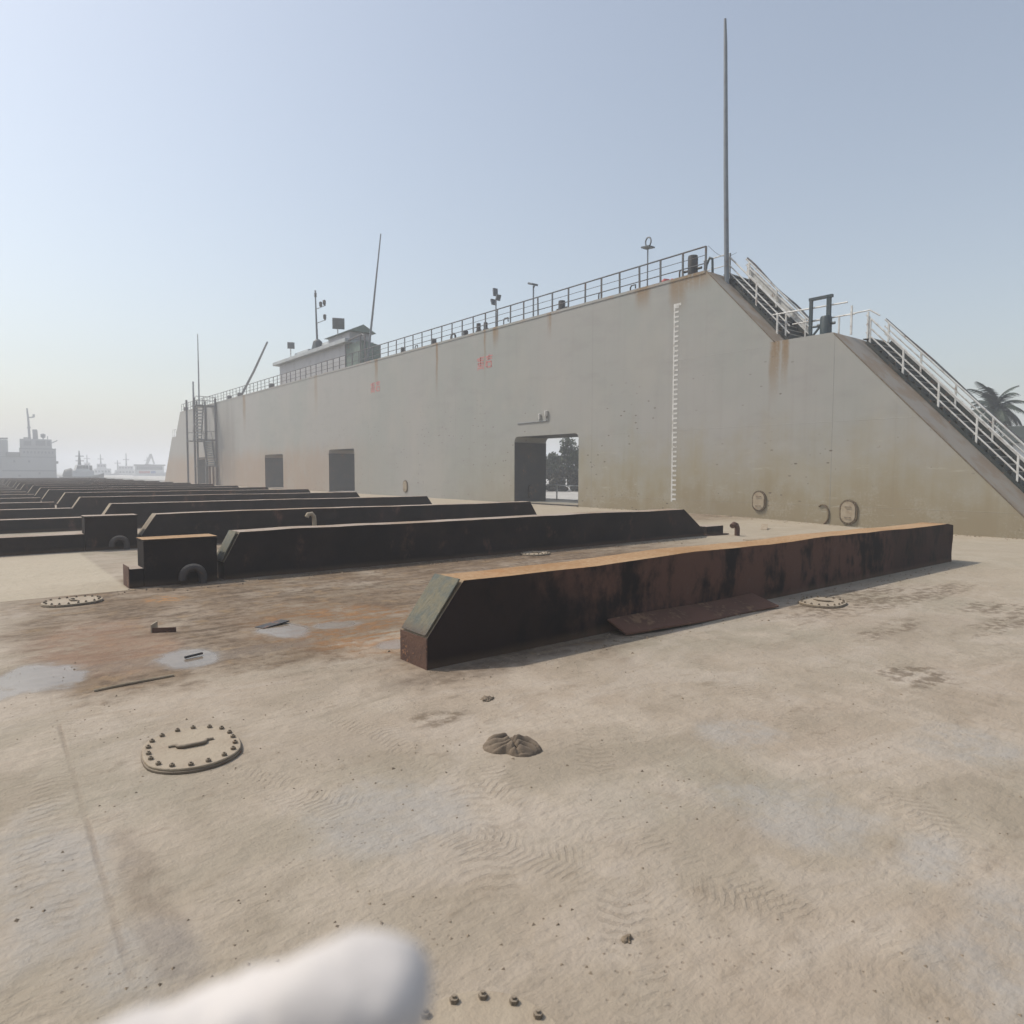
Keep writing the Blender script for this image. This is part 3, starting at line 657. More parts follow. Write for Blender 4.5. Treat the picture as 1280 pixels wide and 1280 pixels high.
MB().tube([(-.1, -2.6, 2.28), (-.1, -2.6, 0)], .06, 8).build('canopy_leg', MAT['rail'], cb)
mt = empty('signal_mast', 'signal mast with two side yards carrying lamps on the cabin roof', 'mast', (24.2, 57.3, ZT+2.36))
MB().tube([(0, 0, 0), (0, 0, .75), (0, 0, .95)], [.55, .38, .15], 10).build('mast_base', MAT['teal'], mt)
MB().tube([(0, .1, .9), (0, .25, 3), (0, .35, 5.0), (0, .35, 5.15)], [.1, .08, .05, .09], 8).build('pole', MAT['lamp'], mt)
for z, ys in ((3.55, (-.75, -1.5)), (2.35, (-1.55,))):
    y_ = MB().tube([(0, .25, z), (0, -1.75, z-.04)], .03, 6).build('yard', MAT['lamp'], mt)
    for yy in ys: MB().tube([(0, yy, z), (0, yy, z+.12), (0, yy, z+.4), (0, yy, z+.46)], [.05, .14, .14, .05], 8).build('signal_lamp', MAT['black'], y_)
MB().tube([(0, .33, 4.6), (0, .33, 4.95)], .11, 8).build('signal_lamp', MAT['black'], mt)
for (y, z1, sc, lb) in ((63.3, 1.05, 1.0, 'small floodlight at the far end of the cabin roof'), (53.0, 1.25, 1.5, 'larger square floodlight at the near end of the cabin roof')):
    e = empty('floodlight', lb, 'floodlight', (24.1, y, ZT+2.35), 0, 'floodlights on the cabin roof')
    MB().cyl(0, 0, 0, z1, .05).build('pole', MAT['white'], e)
    o = MB().obox((0, -.1*sc, z1+.2*sc), (.022, .05, .012), (.29*sc, -.13*sc, 0), (-.03*sc, -.07*sc, .28*sc)).build('lamp_head', MAT['lamp'], e)

# ------------------------------------------------------------------ stair tower in front of the far end
tw = empty('stair_tower', 'open steel stair tower with two flights against the far end of the wall', 'stair tower', (21.2, 85, 0))
for x, y in ((0, 1.2), (0, 4.6), (2.1, 4.6), (2.1, .2), (1.15, 4.6)):
    MB().box(x-.1, x+.1, y-.1, y+.1, 0, 10.2).build('column', MAT['tower'] if 'tower' in MAT else MAT['rail'], tw)
for x in (1.3, 1.7, 2.12): MB().box(x-.09, x+.09, .02, .2, 0, 2.3).build('column', MAT['rusty'], tw)
for z, y0, y1 in ((9.35, .1, 2.2), (5.3, 3.4, 4.7), (2.25, 0, 1.0)): MB().box(-.05, 2.2, y0, y1, z-.09, z).build('platform', MAT['rail'], tw)
MB().box(-.05, 2.15, .05, .13, 5.2, 5.38).build('platform', MAT['rail'], tw)
def flight(xa, xb, ya, za, yb, zb):
    n = 11
    for x in (xa, xb): MB().obox((x, (ya+yb)/2, (za+zb)/2), (.05, 0, 0), (0, (yb-ya)/2, (zb-za)/2), (0, -.09, .09)).build('stringer', MAT['rail'], tw)
    for i in range(n):
        t = (i+.5)/n; MB().box(xa+.05, xb-.05, ya+(yb-ya)*t-.14, ya+(yb-ya)*t+.14, za+(zb-za)*t-.06, za+(zb-za)*t+.08).build('tread', MAT['fascia'], tw)
    for x in (xa, xb): MB().tube([(x, ya, za+1), (x, yb, zb+1)], .04, 6).build('handrail', MAT['rail'], tw)
flight(1.15, 2.05, .6, 2.25, 1.9, 5.3); flight(.15, 1.05, 2.4, 5.3, 1.2, 9.35)
for z, y in ((10.3, .1), (9.85, .1), (6.3, 4.6), (6.3, .1), (3.2, .05)): MB().tube([(-.05, y, z), (2.2, y, z)], .035, 6).build('rail', MAT['rail'], tw)

# ------------------------------------------------------------------ dock beams, keel beams and blocks
ORD = ['nearest', 'second', 'third', 'fourth', 'fifth', 'sixth', 'seventh', 'eighth', 'ninth', 'tenth', 'eleventh', 'twelfth', 'thirteenth', 'fourteenth', 'fifteenth', 'sixteenth', 'seventeenth', 'eighteenth']
W = .44
def beam_mesh(poly, x_cut, seed, amp=.006):
    """extruded side profile (X, Z), subdivided along X so the plate edges can wander a little"""
    m = MB(); m.prism(poly, 'y', 0, W); return m
def subdivided(poly_top, poly_bot, seed, amp, n=26):
    """beam from matched top and bottom profiles, with dented faces"""
    m = MB(); rows = []
    for i in range(n+1):
        t = i/n
        def at(pl):
            s_ = t*(len(pl)-1); k = min(int(s_), len(pl)-2); f = s_-k
            return (pl[k][0]+(pl[k+1][0]-pl[k][0])*f, pl[k][1]+(pl[k+1][1]-pl[k][1])*f)
        rows.append((at(poly_top), at(poly_bot)))
    return rows
def side_beam(prof, dent, seed):
    """tall beam: X stations with their top height; front and back faces dented between stiffeners"""
    xs = []; (xa, xr, xe, xf) = prof
    stations = [(xa, .27)]
    for i in range(1, 5): stations.append((xa+(xr-xa)*i/5, .27+.47*i/5))
    nseg = 40
    for i in range(nseg+1): stations.append((xr+(xe-xr)*i/nseg, .74))
    if xf > xe+.3:
        for i in range(1, 5): stations.append((xe+(xf-xe)*i/4, .74-.60*i/4))
    else: stations.append((xf, .70))
    m = MB(); vs = []; NZ = 5
    for (x, h) in stations:
        for side in (0, 1):
            for k in range(NZ+1):
                z = h*k/NZ
                bulge = math.sin(math.pi*k/NZ)*mnoise.noise((x*.9, seed, z*1.5+side*9))*dent
                top_w = (mnoise.noise((x*.45, seed*2.1, 4.4))*.5+mnoise.noise((x*1.9, seed*2.1, 1.4))*.22)*dent if k == NZ and h > .7 else 0
                lean = dent*.5*mnoise.noise((x*.3, seed+3.3, side*2))*k/NZ
                vs.append((x, (0 if side == 0 else W)+(bulge+lean if side == 0 else -bulge+lean), z+top_w))
    st = 2*(NZ+1); fs = []
    for i in range(len(stations)-1):
        A, B = i*st, (i+1)*st
        for k in range(NZ):
            fs.append((A+k, B+k, B+k+1, A+k+1)); fs.append((A+NZ+1+k, A+NZ+2+k, B+NZ+2+k, B+NZ+1+k))
        fs.append((A+NZ, B+NZ, B+2*NZ+1, A+2*NZ+1)); fs.append((A, A+NZ+1, B+NZ+1, B))
    for A, rev in ((0, 0), ((len(stations)-1)*st, 1)):
        for k in range(NZ):
            q = (A+k, A+k+1, A+NZ+2+k, A+NZ+1+k); fs.append(q[::-1] if rev else q)
    return m.add(vs, fs)
YS = [4.98, 11.12, 16.87]+[22.85+5.9*i for i in range(15)]
GB, GK = 'tall dock beams across the deck', 'low keel beams along the dock centre'
def make_tall(i, prof, dent, mat, label):
    e = empty('dock_beam', label, 'dock beam', (0, YS[i], 0), 0, GB)
    side_beam(prof, dent, 1.7*i+.3).build('beam_body', mat, e, smooth=True, angle=28)
    return e
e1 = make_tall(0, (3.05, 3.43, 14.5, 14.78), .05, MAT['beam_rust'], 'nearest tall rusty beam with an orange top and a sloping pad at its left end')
# weathered pad, plate edge and end plate of the nearest beam
pp = [(3.06, .30), (3.41, .752)]
MB().add([(3.045, .02, .285), (3.405, .02, .745), (3.405, W-.01, .745), (3.045, W-.01, .285), (3.035, .02, .292), (3.392, .02, .755), (3.392, W-.01, .755), (3.035, W-.01, .292)],
         [(0, 1, 2, 3), (4, 7, 6, 5), (0, 4, 5, 1), (1, 5, 6, 2), (2, 6, 7, 3), (3, 7, 4, 0)]).build('sloping_pad', MAT['pad'], e1, bevel=.01)
MB().box(3.035, 3.046, -.005, W+.005, 0, .27).build('end_plate', MAT['rusty'], e1)
e2 = make_tall(1, (3.12, 3.37, 14.58, 15.45), .045, MAT['beam_dark'], 'second tall dark beam from the camera, sloping down at both ends')
MB().add([(3.10, .03, .29), (3.34, .03, .74), (3.34, W-.03, .74), (3.10, W-.03, .29), (3.08, .03, .295), (3.32, .03, .745), (3.32, W-.03, .745), (3.08, W-.03, .295)],
         [(0, 1, 2, 3), (4, 7, 6, 5), (0, 4, 5, 1), (1, 5, 6, 2), (2, 6, 7, 3), (3, 7, 4, 0)]).build('sloping_pad', MAT['pad'], e2, bevel=.008)
e3 = make_tall(2, (3.0, 3.31, 14.2, 14.6), .035, MAT['beam_dark'], 'third tall dark beam from the camera, with a short pipe hook on its face')
e4 = make_tall(3, (3.02, 3.32, 14.0, 14.45), .03, MAT['beam_dark'], 'fourth tall dark beam from the camera, rising from a low keel beam')
for i in range(4, 18):
    lab = ('%s tall dark beam counting back from the camera' % ORD[i]) if i < 9 else 'distant tall dark beam in the tightly packed rows toward the far end of the dock'
    q = copy_tree(e4); q.location = (random.uniform(-.12, .05), YS[i], random.uniform(-.01, .02)); q['label'] = lab
kb0 = None
for i in range(2, 18):
    x1 = 1.93 if i == 2 else 2.96
    lab = {2: 'low dark keel beam running out of the left edge beside the farther tall block', 3: 'low keel beam joining the foot of the fourth tall beam', 4: 'low keel beam joining the foot of the fifth tall beam'}.get(i,
          ('low keel beam joining the foot of the %s tall beam' % ORD[i]) if i < 8 else 'distant low keel beam in the tightly packed far rows')
    if i in (2, 3):
        k = empty('keel_beam', lab, 'keel beam', (0, YS[i], 0), 0, GK)
        m = MB(); m.box(-9.0, x1, 0, W, 0, .365); o = m.build('beam_body', MAT['beam_dark'], k, bevel=.012)
        if i == 3: kb0 = k
    else:
        k = copy_tree(kb0); k.location = (random.uniform(-.1, .05), YS[i], 0); k['label'] = lab
# upright blocks
def block(y, x0, x1, h, label, step):
    e = empty('keel_block', label, 'keel block', (x0, y, 0), 0, 'upright keel blocks')
    m = MB().box(0, x1-x0, 0, W+.02, 0, h); m.build('block_body', MAT['beam_dark'], e, bevel=.012)
    MB().box(-.012, x1-x0+.01, -.012, W+.03, h+.002, h+.016).build('top_plate', MAT['beam_rust'] if step else MAT['beam_dark'], e, bevel=.004)
    if step: MB().box(-.19, -.004, .0, W, 0, .28).build('step_foot', MAT['beam_dark'], e, bevel=.01); MB().box(-.2, -.192, -.004, W+.004, 0, .31).build('foot_plate', MAT['rusty'], e)
    # gooseneck pipe at the foot of the front face
    cx = (x1-x0)*.62
    gn = [(cx+.14, -.12, -.01), (cx+.14, -.12, .12)]+[(cx+.14*math.cos(t), -.12, .12+.13*math.sin(t)) for t in [R(v) for v in range(15, 181, 15)]]+[(cx-.14, -.12, .07)]
    MB().tube(gn, .058, 14).build('gooseneck_pipe', MAT['pipe'], e, smooth=True, angle=60)
    return e
block(11.12, 2.0, 3.02, .68, 'near upright dark block with stepped foot and elbow pipe, left of second beam', True)
block(16.87, 1.94, 2.93, .72, 'farther upright dark block standing on the low keel beam by the third beam', False)
lb = empty('foot_block', 'small dark block on the deck at the right end of the second beam', 'block', (15.55, 11.1, 0))
MB().box(0, .75, 0, .4, 0, .24).build('block_body', MAT['beam_dark'], lb, bevel=.012); MB().box(-.1, .9, -.08, .5, -.01, .015).build('base_plate', MAT['rusty'], lb)
# hook-shaped pipes
hp = [(6.8, 16.80, .40), (6.8, 16.72, .55), (6.78, 16.66, .63), (6.74, 16.6, .60), (6.73, 16.58, .54)]
tag(MB().tube([(6.86, 16.6, 0), (6.86, 16.6, .45), (6.85, 16.6, .56), (6.79, 16.6, .63), (6.7, 16.6, .62), (6.66, 16.6, .55)], .055, 10).build('vent_pipe', MAT['cover'], smooth=True, angle=60), 'pale hooked vent pipe standing before the third beam', 'pipe')
tag(MB().tube([(16.35, 10.7, -.08), (16.35, 10.7, .18), (16.3, 10.7, .27), (16.2, 10.7, .3), (16.1, 10.7, .25)], .07, 10).build('vent_pipe', MAT['rusty'], smooth=True, angle=60), 'rusty hooked vent pipe near the right end of the second beam', 'pipe')
# rusted plate leaning on the nearest beam
rs = MB(); N_ = 14; vs = []
for i in range(N_+1):
    t = i/N_
    x = 5.3+2.6*t; yf = 4.74-.2*t-.05*math.sin(t*6); wv = .02*math.sin(t*5+1)
    fr_ = (x, yf, .03+.015*math.sin(t*7)); bk = (x-.05+.1*t, 4.965, .14+wv*.6)
    vs += [fr_, bk, (fr_[0], fr_[1], fr_[2]-.018), (bk[0], bk[1], bk[2]-.018)]
fs = []
for i in range(N_):
    A, B = 4*i, 4*i+4
    fs += [(A, B, B+1, A+1), (A+2, A+3, B+3, B+2), (A, A+2, B+2, B), (A+1, B+1, B+3, A+3)]
fs += [(0, 1, 3, 2), (4*N_, 4*N_+2, 4*N_+3, 4*N_+1)]
tag(rs.add(vs, fs).build('rusted_plate', MAT['sheet'], smooth=True, angle=30), 'long rusted plate lying against the foot of the nearest beam', 'steel plate')

# ------------------------------------------------------------------ bolted deck manhole covers
GM = 'bolted oval deck manhole covers'
def manhole(label, loc, rz):
    e = empty('manhole_cover', label, 'manhole cover', loc, rz, GM)
    def oval(rx, ry, n=40):
        return [(rx*math.cos(t)+(0), (ry-rx)*(1 if math.sin(t) >= 0 else -1)*min(1, abs(math.sin(t))*3)+rx*math.sin(t)) for t in [2*math.pi*(i+.5)/n for i in range(n)]]
    MB().prism(oval(.275, .345), 'z', 0, .016).build('flange', MAT['bolt'], e, bevel=.004)
    MB().prism(oval(.268, .338), 'z', .0165, .032).build('cover_plate', MAT['cover'], e, bevel=.006)
    pts = oval(.235, .305, 160); per = 0; acc = [0]
    for i in range(160):
        p, q = pts[i], pts[(i+1) % 160]; acc.append(acc[-1]+math.hypot(p[0]-q[0], p[1]-q[1]))
    for k in range(18):
        s_ = acc[-1]*k/18; i = max(j for j in range(160) if acc[j] <= s_)
        px, py = pts[i]; m = MB(); m.tube([(px, py, .031), (px, py, .046)], .015, 6); m.tube([(px, py, .044), (px, py, .054)], .007, 6)
        m.build('bolt', MAT['bolt'], e)
    MB().tube([(-.125, .04, .034), (-.085, .035, .038), (-.075, -.005, .042), (-.05, -.022, .045), (.05, -.022, .045), (.075, -.005, .042), (.085, .035, .038), (.125, .04, .034)], .012, 8).build('handle', MAT['bolt'], e, smooth=True, angle=60)
    return e
mh = manhole('near oval manhole cover with bolts and handle on open mud left of the nearest beam', (1.025, 4.40, 0), -.12)
for lb_, loc, rz in (('manhole cover with ring of bolts below the keel block step at far left', (1.03, 10.35, 0), -1.45), ('pale manhole cover between the first two beams', (9.15, 10.7, 0), -1.3),
                     ('muddy manhole cover in the splashes by the right half of the nearest beam', (8.65, 4.38, 0), -1.4), ('manhole cover cut by the bottom edge of the picture below the white glove', (1.05, 1.44, 0), -.5),
                     ('distant manhole cover at the left edge behind the low keel beam', (.55, 18.6, 0), -1.4)):
    q = copy_tree(mh); q.location = loc; q.rotation_euler = (0, 0, rz); q['label'] = lb_

# ------------------------------------------------------------------ litter on the deck
def crumpled(name, loc, sx, sy, sz, rz, seed, mat, label, cat):
    bm = bmesh.new(); bmesh.ops.create_icosphere(bm, subdivisions=5, radius=1)
    for v in bm.verts:
        p = v.co.copy(); an = math.atan2(p.y, p.x)
        fold = abs(mnoise.noise((p.x*1.1+seed, p.y*5.5, p.z*1.2)))*.42+abs(mnoise.noise((p.x*2+seed, p.y*11, p.z*2)))*.26
        k = .86+.30*mnoise.noise((p.x*1.2+seed, p.y*1.2, seed))+.5*mnoise.noise((math.cos(an)*1.4+seed, math.sin(an)*1.4, 7.7))-fold
        v.co = Vector((p.x*k*sx, p.y*k*sy, max(-.12, p.z)*k*sz))
    me = bpy.data.meshes.new(name); bm.to_mesh(me); bm.free(); me.materials.append(mat)
    me.polygons.foreach_set('use_smooth', [True]*len(me.polygons))
    o = bpy.data.objects.new(name, me); COL.objects.link(o); o.location = loc; o.rotation_euler = (0, 0, rz); return tag(o, label, cat)
def cloth_heap(loc, rx, ry, hgt, rz, seed, label):
    """two folded lobes of cloth with parallel creases"""
    m = MB(); NR, NA = 40, 110; vs = []
    for i in range(NR+1):
        q = i/NR
        for k_ in range(NA):
            t = 2*math.pi*k_/NA
            o_ = 1+.22*math.cos(2*t+.4)-.20*math.exp(-((t-4.4)/.35)**2)+.10*mnoise.noise((math.cos(t)*2.2+seed, math.sin(t)*2.2, 1))+.05*mnoise.noise((math.cos(t)*6+seed, math.sin(t)*6, 5))
            x, y = q*o_*math.cos(t), q*o_*math.sin(t)
            env = max(0, 1-q**2.6)**.55*(.75+.35*mnoise.noise((x*1.6+seed, y*1.6, 2)))
            bend = .5*math.sin(x*2.1+seed)+.25*mnoise.noise((x*2, y*2, seed)); side = 1 if x+.35*y > .05 else -1
            cr = abs(math.sin((y*10+bend*5+(3.0 if side > 0 else -.8)*x)+side))**.6
            cleft = math.exp(-((x+.35*y-.05)/.09)**2)
            z = env*(.42+.58*cr)*(1-.45*cleft)+.04*mnoise.noise((x*7, y*7, seed))*env
            vs.append((x*rx, y*ry, hgt*z-.004*(1-env)))
    fs = [(i*NA+k_, i*NA+(k_+1) % NA, (i+1)*NA+(k_+1) % NA, (i+1)*NA+k_) for i in range(NR) for k_ in range(NA)]
    o = m.add(vs, fs).build('rag', MAT['rag'], smooth=True, angle=80); o.location = loc; o.rotation_euler = (0, 0, rz); return tag(o, label, 'rag')
cloth_heap((2.57, 3.22, 0), .15, .14, .10, -.75, 3.1, 'crumpled dusty brown rag on the open mud in front of the nearest beam')
crumpled('mud_clod', (1.83, 1.61, 0), .028, .025, .02, .3, 9.4, MAT['stone'], 'dark mud clod by itself in the right foreground tyre marks', 'clod')
crumpled('mud_clod', (3.0, 4.05, 0), .09, .06, .022, .5, 5.2, MAT['stone'], 'flat clod of mud lying between the rag and the nearest beam', 'clod')
tag(MB().tube([(.72, 6.06, .008), (.95, 6.09, .012), (1.3, 6.12, .008)], .012, 7).build('stick', MAT['stick'], smooth=True), 'thin pale stick on the mud in front of the two puddles', 'stick', 'sticks on the deck')
tag(MB().tube([(1.50, 6.62, .015), (1.66, 6.66, .02)], .012, 6).build('stick', MAT['black']), 'short dark stick lying in the right puddle', 'stick', 'sticks on the deck')
tag(MB().obox((15.9, 9.6, .0), (.75, -.05, 0), (.03, .12, 0), (0, 0, .025)).build('plank', MAT['stick']), 'grey plank on the deck near the rusty hooked vent pipe', 'plank')
tag(MB().obox((19.5, 11.8, -.02), (.35, .2, .06), (-.05, .08, 0), (0, 0, .02)).build('plank', MAT['stick']), 'short plank end on the deck below the wall covers', 'plank')
bk = empty('deck_bracket', 'small upright steel bracket with a pale edge on the rusty deck left of centre', 'bracket', (1.52, 8.0, 0), -.5)
MB().box(-.006, .006, -.09, .09, 0, .085).build('upright', MAT['cover'], bk); MB().box(.008, .24, -.09, -.075, 0, .05).build('flange', MAT['rusty'], bk)
tag(MB().obox((2.6, 7.5, .012), (.16, .05, .012), (-.03, .06, 0), (0, 0, .006)).build('steel_scrap', MAT['black']), 'flat dark steel scrap beside the small right hand puddle', 'scrap')
# scattered grit: nobody could count it
gm = MB()
def grit(x, y, s):
    vs = [Vector((random.uniform(-1, 1), random.uniform(-1, 1), random.uniform(.1, .9)))*s for _ in range(4)]
    vs = [Vector((-s, -s*.5, 0)), Vector((s*.9, -s*.7, 0)), Vector((random.uniform(-.3, .3)*s, s, 0)), Vector((random.uniform(-.4, .4)*s, random.uniform(-.4, .4)*s, s*random.uniform(.5, 1)))]
    an = random.uniform(0, 6.28); ca, sa = math.cos(an), math.sin(an)
    gm.add([(x+v.x*ca-v.y*sa, y+v.x*sa+v.y*ca, v.z) for v in vs], [(0, 1, 3), (1, 2, 3), (2, 0, 3), (2, 1, 0)])
for i in range(1500):
    d_ = random.uniform(.9, 6)**1.1; an = R(random.uniform(-2, 82))
    x, y = d_*math.sin(an), d_*math.cos(an)
    if mnoise.noise((x*1.1, y*1.1, 2)) < -.05: continue
    grit(x, y, random.uniform(.0025, .009)*(1.5 if random.random() < .06 else 1))
for i in range(500):
    x, y = random.uniform(3, 14.5), random.choice((random.gauss(4.75, .18), random.gauss(5.6, .2)))
    if 4.9 < y < 5.5: continue
    grit(x, y, random.uniform(.006, .022))
for i in range(400):
    x, y = random.uniform(1.5, 15), random.gauss(10.85, .18)
    if y > 11.05: continue
    grit(x, y, random.uniform(.008, .028))
for i in range(300): 
    y = random.uniform(6, 24); x = XW-abs(random.gauss(0, .3))-.05; k = len(gm.v); grit(x, y, random.uniform(.01, .035))
    for j in range(k, len(gm.v)): gm.v[j] = (gm.v[j][0], gm.v[j][1], gm.v[j][2]+deck_z(x, y))
tag(gm.build('grit', MAT['stone']), 'loose grit and mud crumbs scattered on the deck', 'grit', kind='stuff')

# ------------------------------------------------------------------ outer walkway rail and shore seen through the first opening
ow = empty('walkway_rail', 'white square rail on the outer walkway seen through the nearest opening', 'railing', (27.3, 26.0, 0))
for z in (.08, .9): MB().tube([(0, 0, z), (0, 6.5, z)], .03, 8).build('rail', MAT['white'], ow)
for yy in (0, 1.8, 4.0, 6.5): MB().box(-.03, .03, yy-.03, yy+.03, 0, .93).build('post', MAT['white'], ow)

def leaf_blob(m, cen, rad, n, size, squash=.8):
    for _ in range(n):
        d_ = Vector((random.gauss(0, 1), random.gauss(0, 1), random.gauss(0, 1))).normalized()*(random.random()**.45)
        p = cen+Vector((d_.x*rad, d_.y*rad, d_.z*rad*squash))
        ax = Vector((random.gauss(0, 1), random.gauss(0, 1), random.gauss(0, 1))).normalized(); t = ax.orthogonal().normalized(); q = ax.cross(t)
        s1, s2 = size*random.uniform(.6, 1.3), size*random.uniform(.3, .6)
        m.add([p-t*s1, p+q*s2, p+t*s1, p-q*s2], [(0, 1, 2, 3)])
def tree(label, x, y, h, cr, seed, leaf='leaf', trunk_h=.4, dens=1.0, group='broad-leaved trees on the shore'):
    random.seed(seed); e = empty('broadleaf_tree', label, 'tree', (x, y, -.25), 0, group)
    tm = MB(); top = Vector((random.uniform(-.3, .3), random.uniform(-.3, .3), h*trunk_h)); tm.tube([(0, 0, 0), top*.5+Vector((.1, 0, 0)), top], [.22, .16, .12], 8)
    lm_ = MB()
    for i in range(11):
        an = random.uniform(0, 6.28); rr = cr*random.uniform(.25, .85); z = h*random.uniform(trunk_h*.9, .93)
        cpt = Vector((rr*math.cos(an), rr*math.sin(an), z)); tm.tube([top*.8, (top+cpt)/2+Vector((0, 0, .1*h*.3)), cpt], [.08, .05, .02], 6)
        leaf_blob(lm_, cpt, cr*random.uniform(.28, .5), int(230*dens), .17)
    leaf_blob(lm_, Vector((0, 0, h*.72)), cr*.6, int(400*dens), .18)
    tm.build('trunk', MAT['bark'], e, smooth=True); lm_.build('crown', MAT[leaf], e); return e
def hedge(label, x0, y0, x1, y1, h, w, seed):
    random.seed(seed); e = empty('hedge', label, 'hedge', (x0, y0, -.25)); m = MB(); L = math.hypot(x1-x0, y1-y0); n = int(L/.8)
    for i in range(n):
        t = i/n; hh = h*random.uniform(.8, 1.08)
        for k in range(3): leaf_blob(m, Vector(((x1-x0)*t+random.uniform(-w, w)*.5, (y1-y0)*t+random.uniform(-w, w)*.5, hh*(.14+.3*k))), hh*.30, 150, .24)
    m.build('foliage', MAT['leaf2'], e)
    for i in range(0, n, 3): pass
    sm = MB()
    for i in range(0, n, 2):
        t = i/n; sm.tube([((x1-x0)*t, (y1-y0)*t, 0), ((x1-x0)*t+.1, (y1-y0)*t, h*.7)], [.05, .02], 5)
    sm.build('stems', MAT['bark'], e); return e
hedge('tall dark brownish hedge on the quay seen through the nearest opening', 40, 58, 53, 44, 2.6, 1.6, 5)
tree('broad tree at the left of the view through the nearest opening', 44.8, 54.6, 5.9, 1.7, 11, dens=.8)
tree('leafy tree at the right of the view through the nearest opening', 49.5, 52.0, 5.4, 2.0, 12)
tree('lower tree in the middle of the view through the nearest opening', 50.0, 56.0, 4.2, 1.7, 13, dens=.7)
def palm(label, x, y, h, seed, fr_len=3.0, n=26):
    random.seed(seed); e = empty('palm_tree', label, 'palm', (x, y, -.25), random.uniform(0, 6), 'palms beyond the stairs')
    MB().tube([(0, 0, 0), (.15, .05, h*.3), (.2, .1, h*.65), (.1, .05, h)], [.24, .17, .15, .13], 10).build('trunk', MAT['bark'], e, smooth=True)
    m = MB()
    for i in range(n):
        an = 2*math.pi*i/n*2.4+random.uniform(-.2, .2); el = random.uniform(-.45, 1.5); L = fr_len*random.uniform(.8, 1.1)
        d_ = Vector((math.cos(an), math.sin(an), 0)); pts = []; p = Vector((.1, .05, h)); ang = el
        for k in range(11):
            pts.append(p.copy()); p = p+(d_*math.cos(ang)+Vector((0, 0, 1))*math.sin(ang))*(L/10); ang -= .10+.07*random.random()
        m.tube(pts, [.035-.003*k for k in range(11)], 4)
        side = d_.cross(Vector((0, 0, 1)))
        for k in range(1, 11):
            for j in (0, .5):
                if k == 10 and j: continue
                b_ = pts[k].lerp(pts[min(k+1, 10)], j); t_ = (pts[min(k+1, 10)]-pts[k-1]).normalized(); ll = L*.26*math.sin(math.pi*(k+j+1.5)/13)
                for sg in (-1, 1):
                    tip = b_+(side*sg*.85+t_*.55+Vector((0, 0, -.42-.2*random.random())))*ll; w_ = t_*.075
                    m.add([b_-w_, b_+w_, tip], [(0, 1, 2)])
    m.build('crown', MAT['palm'], e); return e
palm('full palm beyond the stair handrails near the right edge', 59.2, 17.4, 6.6, 21, 2.5, 34)
palm('smaller palm partly hidden behind the stair handrails', 61.3, 21.0, 6.5, 22, 2.0, 26)
tree('dark bushy tree behind the middle of the lower stair handrail', 57.6, 20.0, 5.7, 1.7, 31, dens=.8); tree('low tree beside the white shed beyond the stairs', 56.5, 15.7, 4.4, 1.5, 32)
sh = empty('shore_shed', 'white shed with a dark flat roof at the right edge beyond the stairs', 'shed', (54, 10.3, -.25))
MB().box(0, 7, 0, 4.6, 0, 3.9).build('wall', MAT['bldg'], sh); MB().box(-.5, 7.5, -.5, 5.0, 3.92, 5.0).build('roof', MAT['dkroof'], sh, bevel=.05)
for yy in (.6, 2.6): w_ = MB().box(-.05, -.003, yy, yy+1.0, 1.9, 2.9).build('window', MAT['dkroof'], sh)
lw = empty('shore_wall', 'long low white wall on the quay glimpsed under the lower stair handrail', 'wall', (46, 10.4, -.25))
MB().box(0, .3, 0, 8.5, 0, 2.5).build('wall_body', MAT['bldg'], lw); MB().box(-.06, .36, -.05, 8.55, 2.502, 2.62).build('coping', MAT['concrete'], lw)
# ------------------------------------------------------------------ ships in the haze
SHIPGR = 'ships in the hazy harbour'
def ship(name, label, cat, lx, ly, rz, group=SHIPGR):
    az = math.atan2(lx, ly); e = empty(name, label, cat, (lx, ly, -2.2), rz-az-.03, group); e.scale = (math.cos(a-az), 1, 1); return e
def hull(e, L, Bm, fb, sheer, mat, stern=0.0):
    """hull along local x from 0 to L, bow at +x"""
    st = []; n = 14
    for i in range(n+1):
        t = i/n; w = Bm/2*(1-max(0, (t-.62)/.38)**2)*(1-.12*max(0, (.12-t)/.12)); z = fb+sheer*max(0, (t-.5)/.5)**2
        st.append((L*t, w, z))
    m = MB(); vs = []
    for x, w, z in st: vs += [(x*.985, -w*.85, -.6), (x, -w, z), (x, w, z), (x*.985, w*.85, -.6)]
    fs = []
    for i in range(n):
        A, B = 4*i, 4*i+4
        fs += [(A, B, B+1, A+1), (A+1, B+1, B+2, A+2), (A+2, B+2, B+3, A+3), (A+3, B+3, B, A)]
    fs += [(0, 1, 2, 3), (4*n, 4*n+3, 4*n+2, 4*n+1)]
    return m.add(vs, fs).build('hull', mat, e)
def windows(parent, x0, x1, y, z, n, w, h, mat, sgn=-1):
    for i in range(n):
        x = x0+(x1-x0)*(i+.5)/n
        MB().box(x-w/2, x+w/2, min(y, y+sgn*.06), max(y, y+sgn*.06), z, z+h).build('window', mat, parent)
def off(px, A):     # place along the shore at pixel column px of the 1280 wide view and axial distance A (metres)
    p = Vector((0, 0, 0))+Vector((math.sin(a), math.cos(a), 0))*A+Vector((math.cos(a), -math.sin(a), 0))*((px-640)/857.3*A); return p.x, p.y
A1 = 190; k = A1/857.3
x_, y_ = off(6, A1)
s1 = ship('grey_ship', 'grey ship with tall slab side, window holes and thin mast in the left haze', 'ship', x_, y_, 0)
MB().box(-9, 68*k, 0, 12, -.5, 3.9+36*k-3.5).build('hull', MAT['navy'], s1)
zt = 3.4+36*k-3.5
MB().box(20*k, 68*k, .6, 11, zt, zt+2.2).build('superstructure', MAT['navy'], s1)
